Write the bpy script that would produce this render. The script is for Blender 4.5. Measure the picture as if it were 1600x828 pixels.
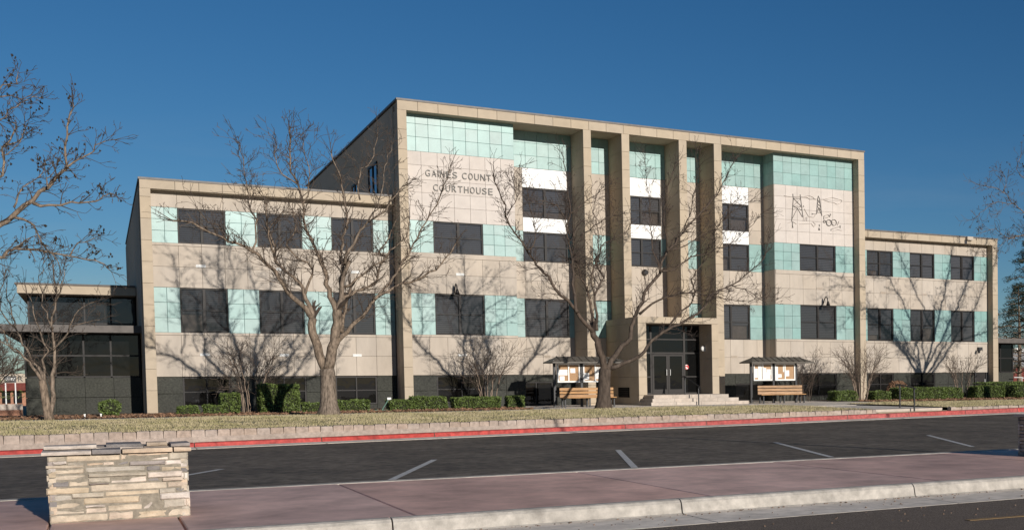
import bpy, math, random
import numpy as np
from mathutils import Matrix, Vector
random.seed(7); RNG = np.random.default_rng(7)
SC = bpy.context.scene
for o in list(bpy.data.objects): bpy.data.objects.remove(o)
COL = SC.collection
# ---------------------------------------------------------------- camera (eye is the origin, X along the facade, Y into the building)
a = Vector((0.5631691, 0.8253014, -0.0414517)).normalized(); r = Vector((0.8257619, -0.5639442, -0.0091759)); r = (r - a*r.dot(a)).normalized(); u = r.cross(a)
cd = bpy.data.cameras.new('camera'); cam = bpy.data.objects.new('camera', cd); COL.objects.link(cam)
cam.matrix_world = Matrix(((r.x, u.x, -a.x, 0), (r.y, u.y, -a.y, 0), (r.z, u.z, -a.z, 0), (0, 0, 0, 1)))
cd.sensor_width = 36; cd.lens = 36*1908.1/1600; cd.shift_x = -(1457.49-800)/1600; cd.shift_y = (671.83-414)/1600
cd.clip_start = .1; cd.clip_end = 5000; SC.camera = cam
# ---------------------------------------------------------------- light
SUN = Vector((.125, -1, .25)).normalized(); EL = math.asin(SUN.z); AZ = math.atan2(SUN.x, SUN.y)
w = bpy.data.worlds.new('World'); SC.world = w; w.use_nodes = True
nt = w.node_tree; nt.nodes.clear()
sky = nt.nodes.new('ShaderNodeTexSky'); sky.sky_type = 'NISHITA'; sky.sun_disc = False
sky.sun_elevation = EL; sky.sun_rotation = AZ % (2*math.pi); sky.altitude = 1000; sky.air_density = 1.0; sky.dust_density = .15; sky.ozone_density = 4.5
bg = nt.nodes.new('ShaderNodeBackground'); bg.inputs[1].default_value = .06
wo = nt.nodes.new('ShaderNodeOutputWorld'); hs = nt.nodes.new('ShaderNodeHueSaturation'); hs.inputs['Saturation'].default_value = 1.15; nt.links.new(sky.outputs[0], hs.inputs['Color'])
# faint cirrus low in the sky
tc = nt.nodes.new('ShaderNodeTexCoord'); mp_ = nt.nodes.new('ShaderNodeMapping'); mp_.inputs['Scale'].default_value = (2.2, 2.2, 14); nt.links.new(tc.outputs['Generated'], mp_.inputs[0])
cn = nt.nodes.new('ShaderNodeTexNoise'); cn.inputs['Scale'].default_value = 1.6; cn.inputs['Detail'].default_value = 7; cn.inputs['Roughness'].default_value = .62; nt.links.new(mp_.outputs[0], cn.inputs['Vector'])
cr = nt.nodes.new('ShaderNodeMapRange'); cr.inputs[1].default_value = .5; cr.inputs[2].default_value = .85; cr.inputs[4].default_value = .3; nt.links.new(cn.outputs['Fac'], cr.inputs[0])
sx = nt.nodes.new('ShaderNodeSeparateXYZ'); nt.links.new(tc.outputs['Generated'], sx.inputs[0]); lo = nt.nodes.new('ShaderNodeMapRange'); lo.inputs[1].default_value = .2; lo.inputs[2].default_value = .06; nt.links.new(sx.outputs['Z'], lo.inputs[0])
ml_ = nt.nodes.new('ShaderNodeMath'); ml_.operation = 'MULTIPLY'; nt.links.new(cr.outputs[0], ml_.inputs[0]); nt.links.new(lo.outputs[0], ml_.inputs[1])
mx_ = nt.nodes.new('ShaderNodeMixRGB'); mx_.inputs[2].default_value = (5.5, 6.3, 7.2, 1); nt.links.new(ml_.outputs[0], mx_.inputs[0]); nt.links.new(hs.outputs[0], mx_.inputs[1]); nt.links.new(mx_.outputs[0], bg.inputs[0]); nt.links.new(bg.outputs[0], wo.inputs[0])
sd = bpy.data.lights.new('sun', 'SUN'); sd.energy = 4.7; sd.angle = math.radians(.5); sd.color = (1, .94, .86)
so = bpy.data.objects.new('sun', sd); COL.objects.link(so); so.rotation_euler = SUN.to_track_quat('Z', 'Y').to_euler()
vs = SC.view_settings; vs.view_transform = 'Standard'; vs.look = 'None'; vs.exposure = 0; vs.gamma = 1; vs.use_curve_mapping = False
SC.cycles.max_bounces = 6; SC.cycles.transparent_max_bounces = 12
# ---------------------------------------------------------------- materials
def mat(name, col, rough=.8, var=.0, nscale=3., namt=.12, spec=.3, bump=0., bscale=40., metal=0., col2=None, stretch=None, big=0.):
    m = bpy.data.materials.new(name); m.use_nodes = True; t = m.node_tree; N = t.nodes; K = t.links
    b = N['Principled BSDF']; b.inputs['Roughness'].default_value = rough; b.inputs['Metallic'].default_value = metal
    b.inputs['Specular IOR Level'].default_value = spec
    g = N.new('ShaderNodeNewGeometry'); mp = N.new('ShaderNodeMapping'); K.new(g.outputs['Position'], mp.inputs[0])
    if stretch: mp.inputs['Scale'].default_value = stretch
    no = N.new('ShaderNodeTexNoise'); no.inputs['Scale'].default_value = nscale; no.inputs['Detail'].default_value = 6; no.inputs['Roughness'].default_value = .65
    K.new(mp.outputs[0], no.inputs['Vector'])
    c2 = col2 or tuple(c*(1-2.2*namt) for c in col); c1 = tuple(c*(1+namt) for c in col) if not col2 else col
    rp = N.new('ShaderNodeValToRGB'); rp.color_ramp.elements[0].position = .32; rp.color_ramp.elements[1].position = .68
    rp.color_ramp.elements[0].color = (*c2, 1); rp.color_ramp.elements[1].color = (*c1, 1); K.new(no.outputs['Fac'], rp.inputs[0])
    out = rp.outputs[0]
    if var or big:
        hs = N.new('ShaderNodeHueSaturation'); K.new(out, hs.inputs['Color'])
        src = None
        if var:
            oi = N.new('ShaderNodeObjectInfo'); mr = N.new('ShaderNodeMapRange'); K.new(oi.outputs['Random'], mr.inputs[0])
            mr.inputs[3].default_value = 1-var; mr.inputs[4].default_value = 1+var; src = mr.outputs[0]
            ml = N.new('ShaderNodeMath'); ml.operation = 'MULTIPLY'; ml.inputs[1].default_value = 7.31; fr = N.new('ShaderNodeMath'); fr.operation = 'FRACT'
            K.new(oi.outputs['Random'], ml.inputs[0]); K.new(ml.outputs[0], fr.inputs[0]); m2 = N.new('ShaderNodeMapRange'); K.new(fr.outputs[0], m2.inputs[0])
            m2.inputs[3].default_value = 1-var*1.5; m2.inputs[4].default_value = 1+var*1.5; K.new(m2.outputs[0], hs.inputs['Saturation'])
        if big:
            n2 = N.new('ShaderNodeTexNoise'); n2.inputs['Scale'].default_value = nscale*.13; n2.inputs['Detail'].default_value = 4; K.new(mp.outputs[0], n2.inputs['Vector'])
            mr2 = N.new('ShaderNodeMapRange'); K.new(n2.outputs['Fac'], mr2.inputs[0]); mr2.inputs[1].default_value = .3; mr2.inputs[2].default_value = .7
            mr2.inputs[3].default_value = 1-big; mr2.inputs[4].default_value = 1+big
            if src:
                mm = N.new('ShaderNodeMath'); mm.operation = 'MULTIPLY'; K.new(src, mm.inputs[0]); K.new(mr2.outputs[0], mm.inputs[1]); src = mm.outputs[0]
            else: src = mr2.outputs[0]
        K.new(src, hs.inputs['Value']); out = hs.outputs[0]
    K.new(out, b.inputs['Base Color'])
    if bump:
        n3 = N.new('ShaderNodeTexNoise'); n3.inputs['Scale'].default_value = bscale; n3.inputs['Detail'].default_value = 5; K.new(mp.outputs[0], n3.inputs['Vector'])
        bp = N.new('ShaderNodeBump'); bp.inputs['Strength'].default_value = bump; bp.inputs['Distance'].default_value = .02; K.new(n3.outputs['Fac'], bp.inputs['Height']); K.new(bp.outputs[0], b.inputs['Normal'])
    return m
M = {}
M['tan'] = mat('tan limestone', (.45, .37, .275), .85, .035, 2., .04, bump=.1, big=.03)
M['pink'] = mat('pinkish limestone', (.458, .396, .33), .85, .045, 1.6, .06, bump=.15, big=.05, stretch=(1, 1, .35))
M['pale'] = mat('pale limestone', (.57, .51, .46), .8, .03, 2., .04, bump=.1, big=.03)
M['teal'] = mat('teal terracotta tile', (.235, .375, .352), .40, .085, 1.8, .07, .45, .1, 30, big=.06)
M['base'] = mat('dark green stone', (.043, .044, .036), .65, .08, 14., .25, .2, .1, big=.12)
M['white'] = mat('white enamel panel', (.8, .79, .77), .4, .01, 2., .01)
M['bronze'] = mat('dark bronze frame', (.024, .021, .02), .5, .1, 6., .1, .2)
M['greyframe'] = mat('grey aluminium frame', (.034, .03, .028), .5, .05, 6., .06, .2)
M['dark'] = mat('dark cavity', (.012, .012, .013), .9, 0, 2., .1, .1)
M['core'] = mat('mortar backing', (.34, .27, .21), .95, 0, 4., .1)
M['coping'] = mat('metal coping', (.12, .105, .095), .5, .05, 4., .15, .4)
M['lightmetal'] = mat('light metal', (.62, .62, .6), .45, .05, 4., .06, .5)
M['roofmetal'] = mat('dark brown roof metal', (.105, .09, .072), .5, .1, 4., .15, .4)
M['blackmetal'] = mat('black painted metal', (.022, .022, .024), .45, .05, 6., .1, .4)
M['wood'] = mat('oiled bench wood', (.46, .27, .135), .6, .12, 9., .2, .3, .2, 60, stretch=(.25, 3, 3))
M['board'] = mat('cork board', (.42, .27, .16), .9, .05, 30., .12)
M['paper'] = mat('white paper', (.78, .77, .74), .8, .06, 5., .03)
M['concrete'] = mat('pale concrete', (.50, .43, .365), .9, .05, 3., .1, .2, .25, 60, big=.12)
M['gutter'] = mat('grey concrete gutter', (.74, .65, .55), .9, .05, 5., .12, .2, .25, 60, big=.12)
M['kerbwhite'] = mat('white concrete kerb', (.45, .41, .36), .9, .04, 6., .16, .2, .4, 60, big=.14)
M['redslab'] = mat('red stained concrete', (.70, .455, .375), .65, .05, 1.6, .15, .35, .15, 70, stretch=(1, .8, 1), big=.3)
M['redpaint'] = mat('red kerb paint', (.43, .08, .07), .75, .06, 7., .2, .3, .2, 50, big=.12)
M['asphalt'] = mat('dark asphalt', (.15, .122, .092), .85, 0, 5., .26, .3, .6, 90, big=.3, stretch=(1, .6, 1))
M['asphaltnear'] = mat('brown worn asphalt', (.2, .155, .12), .9, 0, 55., .5, .3, .8, 110, big=.1)
M['linepaint'] = mat('worn white line paint', (.55, .53, .5), .85, 0, 14., .16)
M['yellow'] = mat('worn yellow paint', (.36, .22, .08), .85, 0, 22., .3, col2=(.17, .125, .085))
M['block'] = mat('pinkish wall block', (.40, .32, .265), .9, .08, 9., .14, .2, .4, 40, big=.12)
M['lawn'] = mat('dry winter lawn', (.48, .385, .26), .95, 0, 2.2, .2, .1, .5, 60, col2=(.25, .235, .10), stretch=(1, 1.6, 1))
M['grass'] = mat('dry grass blade', (.54, .44, .295), .8, 0, .9, .2, .2, col2=(.25, .235, .095))
M['soil'] = mat('bark mulch', (.22, .15, .105), .95, 0, 14., .35, .1, .8, 50)
M['leaf litter'] = mat('dead leaf', (.33, .19, .115), .8, 0, 9., .3)
M['earth'] = mat('dry earth', (.36, .285, .19), .95, 0, .6, .15)
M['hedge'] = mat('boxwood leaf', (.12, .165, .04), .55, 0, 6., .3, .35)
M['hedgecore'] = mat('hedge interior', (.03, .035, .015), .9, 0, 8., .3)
M['bark'] = mat('grey brown bark', (.235, .18, .135), .9, .05, 14., .34, .15, 1., 16, stretch=(1, 1, .3))
M['twig'] = mat('bare twig', (.105, .078, .06), .85, 0, 5., .15)
M['palebark'] = mat('pale crape myrtle bark', (.30, .225, .17), .8, .04, 12., .2, .2, .3, 30, stretch=(1, 1, .3))
M['husk'] = mat('dark nut husk', (.035, .028, .022), .8, 0, 9., .2)
M['darkbark'] = mat('dark brown bark', (.105, .078, .06), .9, .05, 9., .25, .15, .9, 22, stretch=(1, 1, .35)); M['darktwig'] = mat('dark twig', (.075, .055, .045), .85, 0, 5., .15)  # plain darker brown for the low-forking tree and the thin twiggy shrub
M['membrane'] = mat('pale roof membrane', (.68, .61, .52), .9, 0, 1., .06)  # pale tone given to unseen roofs so they bounce sunlight onto side walls
M['needle'] = mat('dark pine needles', (.025, .035, .018), .7, 0, 3., .3)
M['letter'] = mat('weathered bronze letter', (.19, .18, .165), .6, .05, 10., .1, .4)
M['art'] = mat('dark cast metal line', (.14, .125, .115), .6, 0, 8., .2)
M['artfine'] = mat('incised fine line', (.45, .40, .36), .8, 0, 8., .1)
M['shopbeige'] = mat('shop render', (.45, .38, .30), .9, 0, 2., .06)
M['shopred'] = mat('red awning', (.16, .04, .03), .8, 0, 3., .15)
M['shopbrick'] = mat('orange brick', (.38, .19, .12), .9, 0, 6., .15)
M['greywall'] = mat('grey warehouse wall', (.22, .22, .225), .8, 0, 2., .06)
M['red'] = mat('red notice', (.5, .03, .03), .5); M['green'] = mat('green painted metal', (.12, .22, .17), .6, 0, 8., .2)
M['roofbrown'] = mat('brown canopy metal', (.105, .09, .08), .6, .05, 3., .12, .4)
STONES = [mat('ledge stone %s' % n, c, .85, .1, 7., .16, .2, .6, 28, big=.12) for n, c in (('tan', (.52, .425, .315)), ('pale', (.60, .52, .45)), ('grey', (.22, .20, .19)), ('rose', (.54, .43, .33)), ('khaki', (.46, .405, .33)), ('lilac', (.34, .29, .26)))]
M['mortar'] = mat('stone mortar', (.27, .235, .185), .95, 0, 20., .15, .2, .4, 60)
def glass(name, tint, refl, dif=.05):
    m = bpy.data.materials.new(name); m.use_nodes = True; t = m.node_tree; t.nodes.clear(); N = t.nodes; K = t.links
    tr = N.new('ShaderNodeBsdfTransparent'); tr.inputs[0].default_value = (*tint, 1)
    gl = N.new('ShaderNodeBsdfGlossy'); gl.inputs['Roughness'].default_value = .02; gl.inputs['Color'].default_value = (.9, .93, 1, 1)
    df = N.new('ShaderNodeBsdfDiffuse'); df.inputs[0].default_value = (dif, dif, dif, 1)
    no = N.new('ShaderNodeTexNoise'); g = N.new('ShaderNodeNewGeometry'); no.inputs['Scale'].default_value = 1.3; K.new(g.outputs['Position'], no.inputs['Vector'])
    bp = N.new('ShaderNodeBump'); bp.inputs['Strength'].default_value = .06; bp.inputs['Distance'].default_value = .06; K.new(no.outputs['Fac'], bp.inputs['Height']); K.new(bp.outputs[0], gl.inputs['Normal'])
    lw = N.new('ShaderNodeFresnel'); lw.inputs[0].default_value = refl
    m1 = N.new('ShaderNodeMixShader'); m1.inputs[0].default_value = .25; K.new(tr.outputs[0], m1.inputs[1]); K.new(df.outputs[0], m1.inputs[2])
    m2 = N.new('ShaderNodeMixShader'); K.new(lw.outputs[0], m2.inputs[0]); K.new(m1.outputs[0], m2.inputs[1]); K.new(gl.outputs[0], m2.inputs[2])
    o = N.new('ShaderNodeOutputMaterial'); K.new(m2.outputs[0], o.inputs[0]); return m
M['glass'] = glass('tinted window glass', (.55, .55, .57), 1.5, .07)
M['glassdark'] = glass('dark shopfront glass', (.14, .145, .15), 1.42, .025)
def blind_mat():
    m = mat('venetian blind', (.26, .25, .245), .7, .3, 1., .03); t = m.node_tree; b = t.nodes['Principled BSDF']; src = b.inputs['Base Color'].links[0].from_socket
    wv = t.nodes.new('ShaderNodeTexWave'); wv.bands_direction = 'Z'; wv.inputs['Scale'].default_value = 3.3; g = t.nodes.new('ShaderNodeNewGeometry'); t.links.new(g.outputs['Position'], wv.inputs['Vector'])
    mr = t.nodes.new('ShaderNodeMapRange'); t.links.new(wv.outputs['Fac'], mr.inputs[0]); mr.inputs[3].default_value = .45
    mx = t.nodes.new('ShaderNodeVectorMath'); mx.operation = 'SCALE'; t.links.new(src, mx.inputs[0]); t.links.new(mr.outputs[0], mx.inputs[3]); t.links.new(mx.outputs[0], b.inputs['Base Color']); return m
M['blind'] = blind_mat()
# ---------------------------------------------------------------- helpers
def link(o, parent=None):
    COL.objects.link(o)
    if parent is not None: o.parent = parent
    return o
def tag(o, label=None, cat=None, group=None, kind=None):
    if label: o['label'] = label
    if cat: o['category'] = cat
    if group: o['group'] = group
    if kind: o['kind'] = kind
    return o
def thing(name, label, cat, loc=(0, 0, 0), group=None):
    o = bpy.data.objects.new(name, None); o.location = loc; o.empty_display_size = .2; link(o); return tag(o, label, cat, group)
class MB:
    def __init__(s): s.v = []; s.f = []; s.mi = []
    def box(s, x0, x1, y0, y1, z0, z1, m=0):
        n = len(s.v); s.v += [(x, y, z) for z in (z0, z1) for y in (y0, y1) for x in (x0, x1)]
        for q in ((0, 2, 3, 1), (4, 5, 7, 6), (0, 1, 5, 4), (2, 6, 7, 3), (0, 4, 6, 2), (1, 3, 7, 5)): s.f.append(tuple(n+i for i in q)); s.mi.append(m)
        return s
    def poly(s, pts, m=0):
        n = len(s.v); s.v += [tuple(p) for p in pts]; s.f.append(tuple(range(n, n+len(pts)))); s.mi.append(m); return s
    def hexa(s, lo, hi, m=0):   # two quads, bottom and top, counter-clockwise from above
        n = len(s.v); s.v += [tuple(p) for p in lo] + [tuple(p) for p in hi]
        for q in ((3, 2, 1, 0), (4, 5, 6, 7), (0, 1, 5, 4), (1, 2, 6, 5), (2, 3, 7, 6), (3, 0, 4, 7)): s.f.append(tuple(n+i for i in q)); s.mi.append(m)
        return s
    def bar(s, p, q, w, h=None, m=0):
        p = Vector(p); q = Vector(q); d = (q-p).normalized(); up = Vector((0, 0, 1)) if abs(d.z) < .95 else Vector((0, 1, 0)); e = d.cross(up).normalized()*w/2; g = e.cross(d).normalized()*(h or w)/2
        return s.hexa([p-e-g, p+e-g, p+e+g, p-e+g], [q-e-g, q+e-g, q+e+g, q-e+g], m)
    def tube(s, pts, rad, n=6, m=0, cap=True):
        b = len(s.v); P = [Vector(p) for p in pts]; k = len(P); prev = None
        for i in range(k):
            d = (P[min(i+1, k-1)]-P[max(i-1, 0)])
            if d.length < 1e-6: d = Vector((0, 0, 1))
            d.normalize(); e = (prev - d*prev.dot(d)) if prev is not None else d.orthogonal()
            if e.length < 1e-5: e = d.orthogonal()
            e.normalize(); prev = e; g = d.cross(e); rr = rad[i] if hasattr(rad, '__len__') else rad
            for j in range(n):
                t = 2*math.pi*j/n; q = P[i] + (e*math.cos(t) + g*math.sin(t))*rr; s.v.append((q.x, q.y, q.z))
        for i in range(k-1):
            for j in range(n): s.f.append((b+i*n+j, b+i*n+(j+1) % n, b+(i+1)*n+(j+1) % n, b+(i+1)*n+j)); s.mi.append(m)
        if cap:
            s.f.append(tuple(b+j for j in range(n))[::-1]); s.mi.append(m); s.f.append(tuple(b+(k-1)*n+j for j in range(n))); s.mi.append(m)
        return s
    def disc(s, c, rad, n=20, y=0, th=.03, m=0, rin=0):
        for j in range(n):
            t0 = 2*math.pi*j/n; t1 = 2*math.pi*(j+1)/n
            A = [(c[0]+rr*math.cos(t), c[1]+rr*math.sin(t)) for rr, t in ((rin, t0), (rad, t0), (rad, t1), (rin, t1))]
            s.hexa([(x, y, z) for x, z in A], [(x, y-th, z) for x, z in A], m)
        return s
    def build(s, name, mats, parent=None, smooth=False):
        me = bpy.data.meshes.new(name); me.from_pydata(s.v, [], s.f)
        for mm in (mats if isinstance(mats, (list, tuple)) else [mats]): me.materials.append(mm)
        if any(s.mi): me.polygons.foreach_set('material_index', s.mi)
        if smooth: me.polygons.foreach_set('use_smooth', [True]*len(me.polygons))
        me.update(); return link(bpy.data.objects.new(name, me), parent)
CACHE = {}
def piece(name, x0, x1, y0, y1, z0, z1, m, parent, ch=.006):    # one dressed stone or tile: a box with chamfered front edges; alike pieces share mesh data
    key = (name, round(x1-x0, 3), round(y1-y0, 3), round(z1-z0, 3), m.name)
    if key not in CACHE:
        X = (x1-x0)/2; Z = (z1-z0)/2; D = y1-y0; v = []
        for yy, q in ((D, 0), (ch, 0), (0, ch)): v += [(-X+q, yy, -Z+q), (X-q, yy, -Z+q), (X-q, yy, Z-q), (-X+q, yy, Z-q)]
        f = [(0, 3, 2, 1)[::-1]]
        for k in (0, 4): f += [(k+i, k+4+i, k+4+(i+1) % 4, k+(i+1) % 4)[::-1] for i in range(4)]
        f.append((8, 9, 10, 11)); me = bpy.data.meshes.new(name); me.from_pydata(v, [], f); me.materials.append(m); me.update(); CACHE[key] = me
    o = bpy.data.objects.new(name, CACHE[key]); link(o, parent); o.location = Vector(((x0+x1)/2, y0, (z0+z1)/2)) - (parent.location if parent else Vector()); return o
def grid(name, xs, zs, Y, m, parent, depth=.28, g=.0045, jit=.002):
    for i in range(len(xs)-1):
        for k in range(len(zs)-1):
            dy = random.uniform(-jit, jit); piece(name, xs[i]+g, xs[i+1]-g, Y+dy, Y+depth, zs[k]+g, zs[k+1]-g, m, parent)
def steps_of(x0, x1, pitch, start=None):    # joint positions between x0 and x1 on a pitch
    xs = [x0]; x = start if start is not None else x0+pitch
    while x < x1-.12:
        if x > x0+.12: xs.append(x)
        x += pitch
    return xs+[x1]
def sheet(name, fn, us, vs_, m, kind='structure', parent=None):
    v = [fn(p, q) for q in vs_ for p in us]; n = len(us); f = [(j*n+i, j*n+i+1, (j+1)*n+i+1, (j+1)*n+i) for j in range(len(vs_)-1) for i in range(n-1)]
    me = bpy.data.meshes.new(name); me.from_pydata(v, [], f); me.materials.append(m); me.polygons.foreach_set('use_smooth', [True]*len(f)); me.update()
    o = link(bpy.data.objects.new(name, me), parent)
    if kind: o['kind'] = kind
    return o
G = -1.17                               # grade at the building
def yw(x): return 37.4+.135*(x+2)       # face of the low wall along the lawn (runs slightly askew to the building)
def zlot(x): return -1.63+.0048*(x+2)   # car park surface at its far gutter
def zred(x): return zlot(x)+.02+max(.08, .095+.0024*(x+2))
# ---------------------------------------------------------------- ground and street
def gz(x, y):
    base = -1.9 if y < yw(x) else G-.1
    if y > 110: base = G-.1-min(1.6, (y-110)*.02)
    return (x, y, base)
xs = [-3000, -800, -300, -120, -60] + list(range(-40, 81, 10)) + [120, 300, 800, 3000]
rows = [lambda x: -2500, lambda x: -400, lambda x: 0, lambda x: yw(min(80, max(-60, x)))+.06, lambda x: yw(min(80, max(-60, x)))+.2, lambda x: 110, lambda x: 200, lambda x: 600, lambda x: 4000]
zz = [-1.95, -1.95, -1.95, -1.95, G-.12, G-.12, -2.8, -3, -3]
v = [(x, fn(x), z) for fn, z in zip(rows, zz) for x in xs]; n = len(xs)
me = bpy.data.meshes.new('ground'); me.from_pydata(v, [], [(j*n+i, j*n+i+1, (j+1)*n+i+1, (j+1)*n+i) for j in range(len(rows)-1) for i in range(n-1)]); me.materials.append(M['earth'])
tag(link(bpy.data.objects.new('ground', me)), kind='structure')
street = sheet('street', lambda x, y: (x, y, -1.56-.004*abs(y-12.5)*.3), [-150, -40, -10, 0, 10, 20, 40, 150], [-40, -10, 0, 8, 12.48], M['asphaltnear'])
MB().hexa([(7.9, 10.86, -1.558), (12.5, 10.55, -1.558), (12.5, 10.66, -1.558), (7.9, 10.97, -1.558)], [(7.9, 10.86, -1.554), (12.5, 10.55, -1.554), (12.5, 10.66, -1.554), (7.9, 10.97, -1.554)]).build('yellow_line', M['yellow'], street)
# near kerb with gutter pan, in cast lengths
kerb = MB().box(-60, 80, 13.2, 13.6, -1.9, -1.6).build('kerb', M['gutter']); kerb['kind'] = 'structure'
jx = [2.46-3.0*k for k in range(14, 0, -1)] + [2.46, 5.62, 8.9] + [8.9+3.1*k for k in range(1, 16)]
zw = -1.38
for i in range(len(jx)-1):
    x0, x1 = jx[i]+.008, jx[i+1]-.008
    prof = [(12.48, -1.556), (13.44, -1.548), (13.47, -1.535), (13.50, -1.42), (13.53, -1.39), (13.57, zw+.002), (13.66, zw+.003), (13.66, -1.75), (12.48, -1.75)]
    mb = MB(); nP = len(prof); mb.v = [(x, y, z) for x in (x0, x1) for y, z in prof]
    for k in range(nP): mb.f.append((k, (k+1) % nP, nP+(k+1) % nP, nP+k)[::-1]); mb.mi.append(0 if k < 1 else 1)
    mb.f += [tuple(range(nP)), tuple(range(nP, 2*nP))[::-1]]; mb.mi += [1, 1]; mb.mi[0] = 0
    mb.build('kerb_segment', [M['gutter'], M['kerbwhite']], kerb)
# red walkway between street and car park
walk = MB().box(-60, 80, 13.62, 18.7, -1.9, -1.43).build('pavement', M['gutter']); walk['kind'] = 'structure'
wx = [-.45-3.35*k for k in range(12, 0, -1)] + [-.45, .66, 2.72, 6.08, 9.45] + [9.45+3.4*k for k in range(1, 14)]
for i in range(len(wx)-1): 
    p = piece('slab', wx[i]+.011, wx[i+1]-.011, 0, .1, 13.665, 18.735, M['redslab'], None, .01)
    p.rotation_euler = (-math.pi/2, 0, 0); p.parent = walk; p.location = ((wx[i]+wx[i+1])/2, (13.665+18.735)/2, zw+random.uniform(-.002, .002))
back_kerb = MB().box(-60, 80, 18.745, 18.97, -1.8, zw+.006).build('kerb', M['kerbwhite']); back_kerb['kind'] = 'structure'
us = list(np.linspace(-80, 90, 60)); lotf = lambda x, t: (x, 18.97+(yw(x)-1.45-18.97)*t, -1.5+(zlot(x)+1.5)*t)
lot = sheet('parking_lot', lotf, us, list(np.linspace(0, 1, 16)), M['asphalt'])
def lotz(x, y): t = (y-18.97)/(yw(x)-1.45-18.97); return -1.5+(zlot(x)+1.5)*t
for (xa, ya, xb, yb) in ((3.68, 20.45, 5.6, 26.2), (7.7, 20.5, 9.68, 26.85), (11.85, 20.9, 13.8, 27.15), (16.05, 21.95, 18.6, 27.5), (-.6, 20.4, 1.85, 26.2), (20.1, 20.6, 22.8, 27.6), (24.2, 20.6, 27.0, 27.8)):
    d = Vector((xb-xa, yb-ya, 0)).normalized(); e = Vector((-d.y, d.x, 0))*.06; mb = MB(); k = 8
    for i in range(k):
        p = Vector((xa+(xb-xa)*i/k, ya+(yb-ya)*i/k, 0)); q = Vector((xa+(xb-xa)*(i+1)/k, ya+(yb-ya)*(i+1)/k, 0))
        P = [p-e, p+e, q+e, q-e]; mb.poly([(c.x, c.y, lotz(c.x, c.y)+.006) for c in P][::-1])
    mb.build('parking_line', M['linepaint'], lot)
db = MB()
for k in range(420):
    x = random.uniform(-1, 14); y = random.choice((random.uniform(12.6, 13.45), random.gauss(13.38, .04), random.gauss(13.38, .04), random.uniform(11, 12.4))); s_ = random.uniform(.004, .014); z_ = -1.548 if y > 12.5 else -1.558
    db.hexa([(x-s_, y-s_, z_-.004), (x+s_, y-s_*.5, z_-.004), (x+s_*.7, y+s_, z_-.004), (x-s_, y+s_*.6, z_-.004)], [(x-s_*.6, y-s_*.5, z_+s_*.9), (x+s_*.5, y-s_*.4, z_+s_*.7), (x+s_*.4, y+s_*.6, z_+s_*.8), (x-s_*.6, y+s_*.4, z_+s_*.6)])
tag(db.build('gutter_debris', M['soil']), 'dark bits of grit and leaf along the gutter of the near kerb', 'debris', kind='stuff')
# far gutter and red kerb
rk = sheet('kerb', lambda x, t: (x, yw(x)-1.45+t*.95, zlot(x)-.02+t*.02), us, [0, 1], M['gutter'])
x = -38.
while x < 84:
    x1 = x+3.08; mb = MB(); a0, a1 = x+.012, x1-.012
    P = lambda X: [(X, yw(X)-1.43, zlot(X)+.008), (X, yw(X)-.52, zlot(X)+.02), (X, yw(X)-.49, zred(X)-.015), (X, yw(X)-.46, zred(X)), (X, yw(X)-.22, zred(X)+.006), (X, yw(X)-.2, -1.9), (X, yw(X)-1.43, -1.9)]
    A, B = P(a0), P(a1); mb.v = A+B; n = len(A)
    for k in range(n): mb.f.append((k, n+k, n+(k+1) % n, (k+1) % n)); mb.mi.append(0 if k in (0, 4, 5, 6) else 1)
    mb.f += [tuple(range(n))[::-1], tuple(range(n, 2*n))]; mb.mi += [0, 0]; mb.build('kerb_segment', [M['gutter'], M['redpaint']], rk); x = x1
# low block wall along the lawn
def low_wall(xa, xb, label):
    t = thing('retaining_wall', label, 'wall', (xa, yw(xa), G)); o = t.location
    mb = MB(); zb = lambda x: min(zred(x)+.14, G-.14)
    k = max(2, int((xb-xa)/2)); X = [xa+(xb-xa)*i/k for i in range(k+1)]
    for i in range(k):
        p, q = X[i], X[i+1]
        mb.hexa([(p-o.x, yw(p)-.24-o.y, -2-o.z), (q-o.x, yw(q)-.24-o.y, -2-o.z), (q-o.x, yw(q)+.3-o.y, -2-o.z), (p-o.x, yw(p)+.3-o.y, -2-o.z)],
                [(p-o.x, yw(p)-.08-o.y, zb(p)-o.z), (q-o.x, yw(q)-.08-o.y, zb(q)-o.z), (q-o.x, yw(q)+.25-o.y, zb(q)-o.z), (p-o.x, yw(p)+.25-o.y, zb(p)-o.z)])
    mb.build('footing', M['block'], t)
    x = xa
    while x < xb-.05:
        wd = min(random.uniform(.27, .34), xb-x); p, q = x+.003, x+wd-.003; dz = random.uniform(-.012, .014); dy = random.uniform(-.025, .02); c = .02
        zt = G+.01+dz-o.z; z0 = zb(x)-.01-o.z; y0, y1 = yw(p)-.05+dy-o.y, yw(q)-.05+dy-o.y; mb = MB(); p -= o.x; q -= o.x
        mb.hexa([(p, y0, z0), (q, y1, z0), (q, y1+.28, z0), (p, y0+.28, z0)], [(p+c*.3, y0, zt-c), (q-c*.3, y1, zt-c), (q, y1+.28, zt-c), (p, y0+.28, zt-c)])
        mb.hexa([(p+c*.3, y0, zt-c), (q-c*.3, y1, zt-c), (q, y1+.28, zt-c), (p, y0+.28, zt-c)], [(p+c, y0+c, zt), (q-c, y1+c, zt), (q-c, y1+.26, zt), (p+c, y0+.26, zt)])
        mb.build('block', M['block'], t); x += wd
low_wall(-13, 25.3, 'long low wall of pinkish blocks along the red kerb left of the path steps')
low_wall(29.3, 44, 'shorter low wall of pinkish blocks right of the path steps and black handrail')
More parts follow.
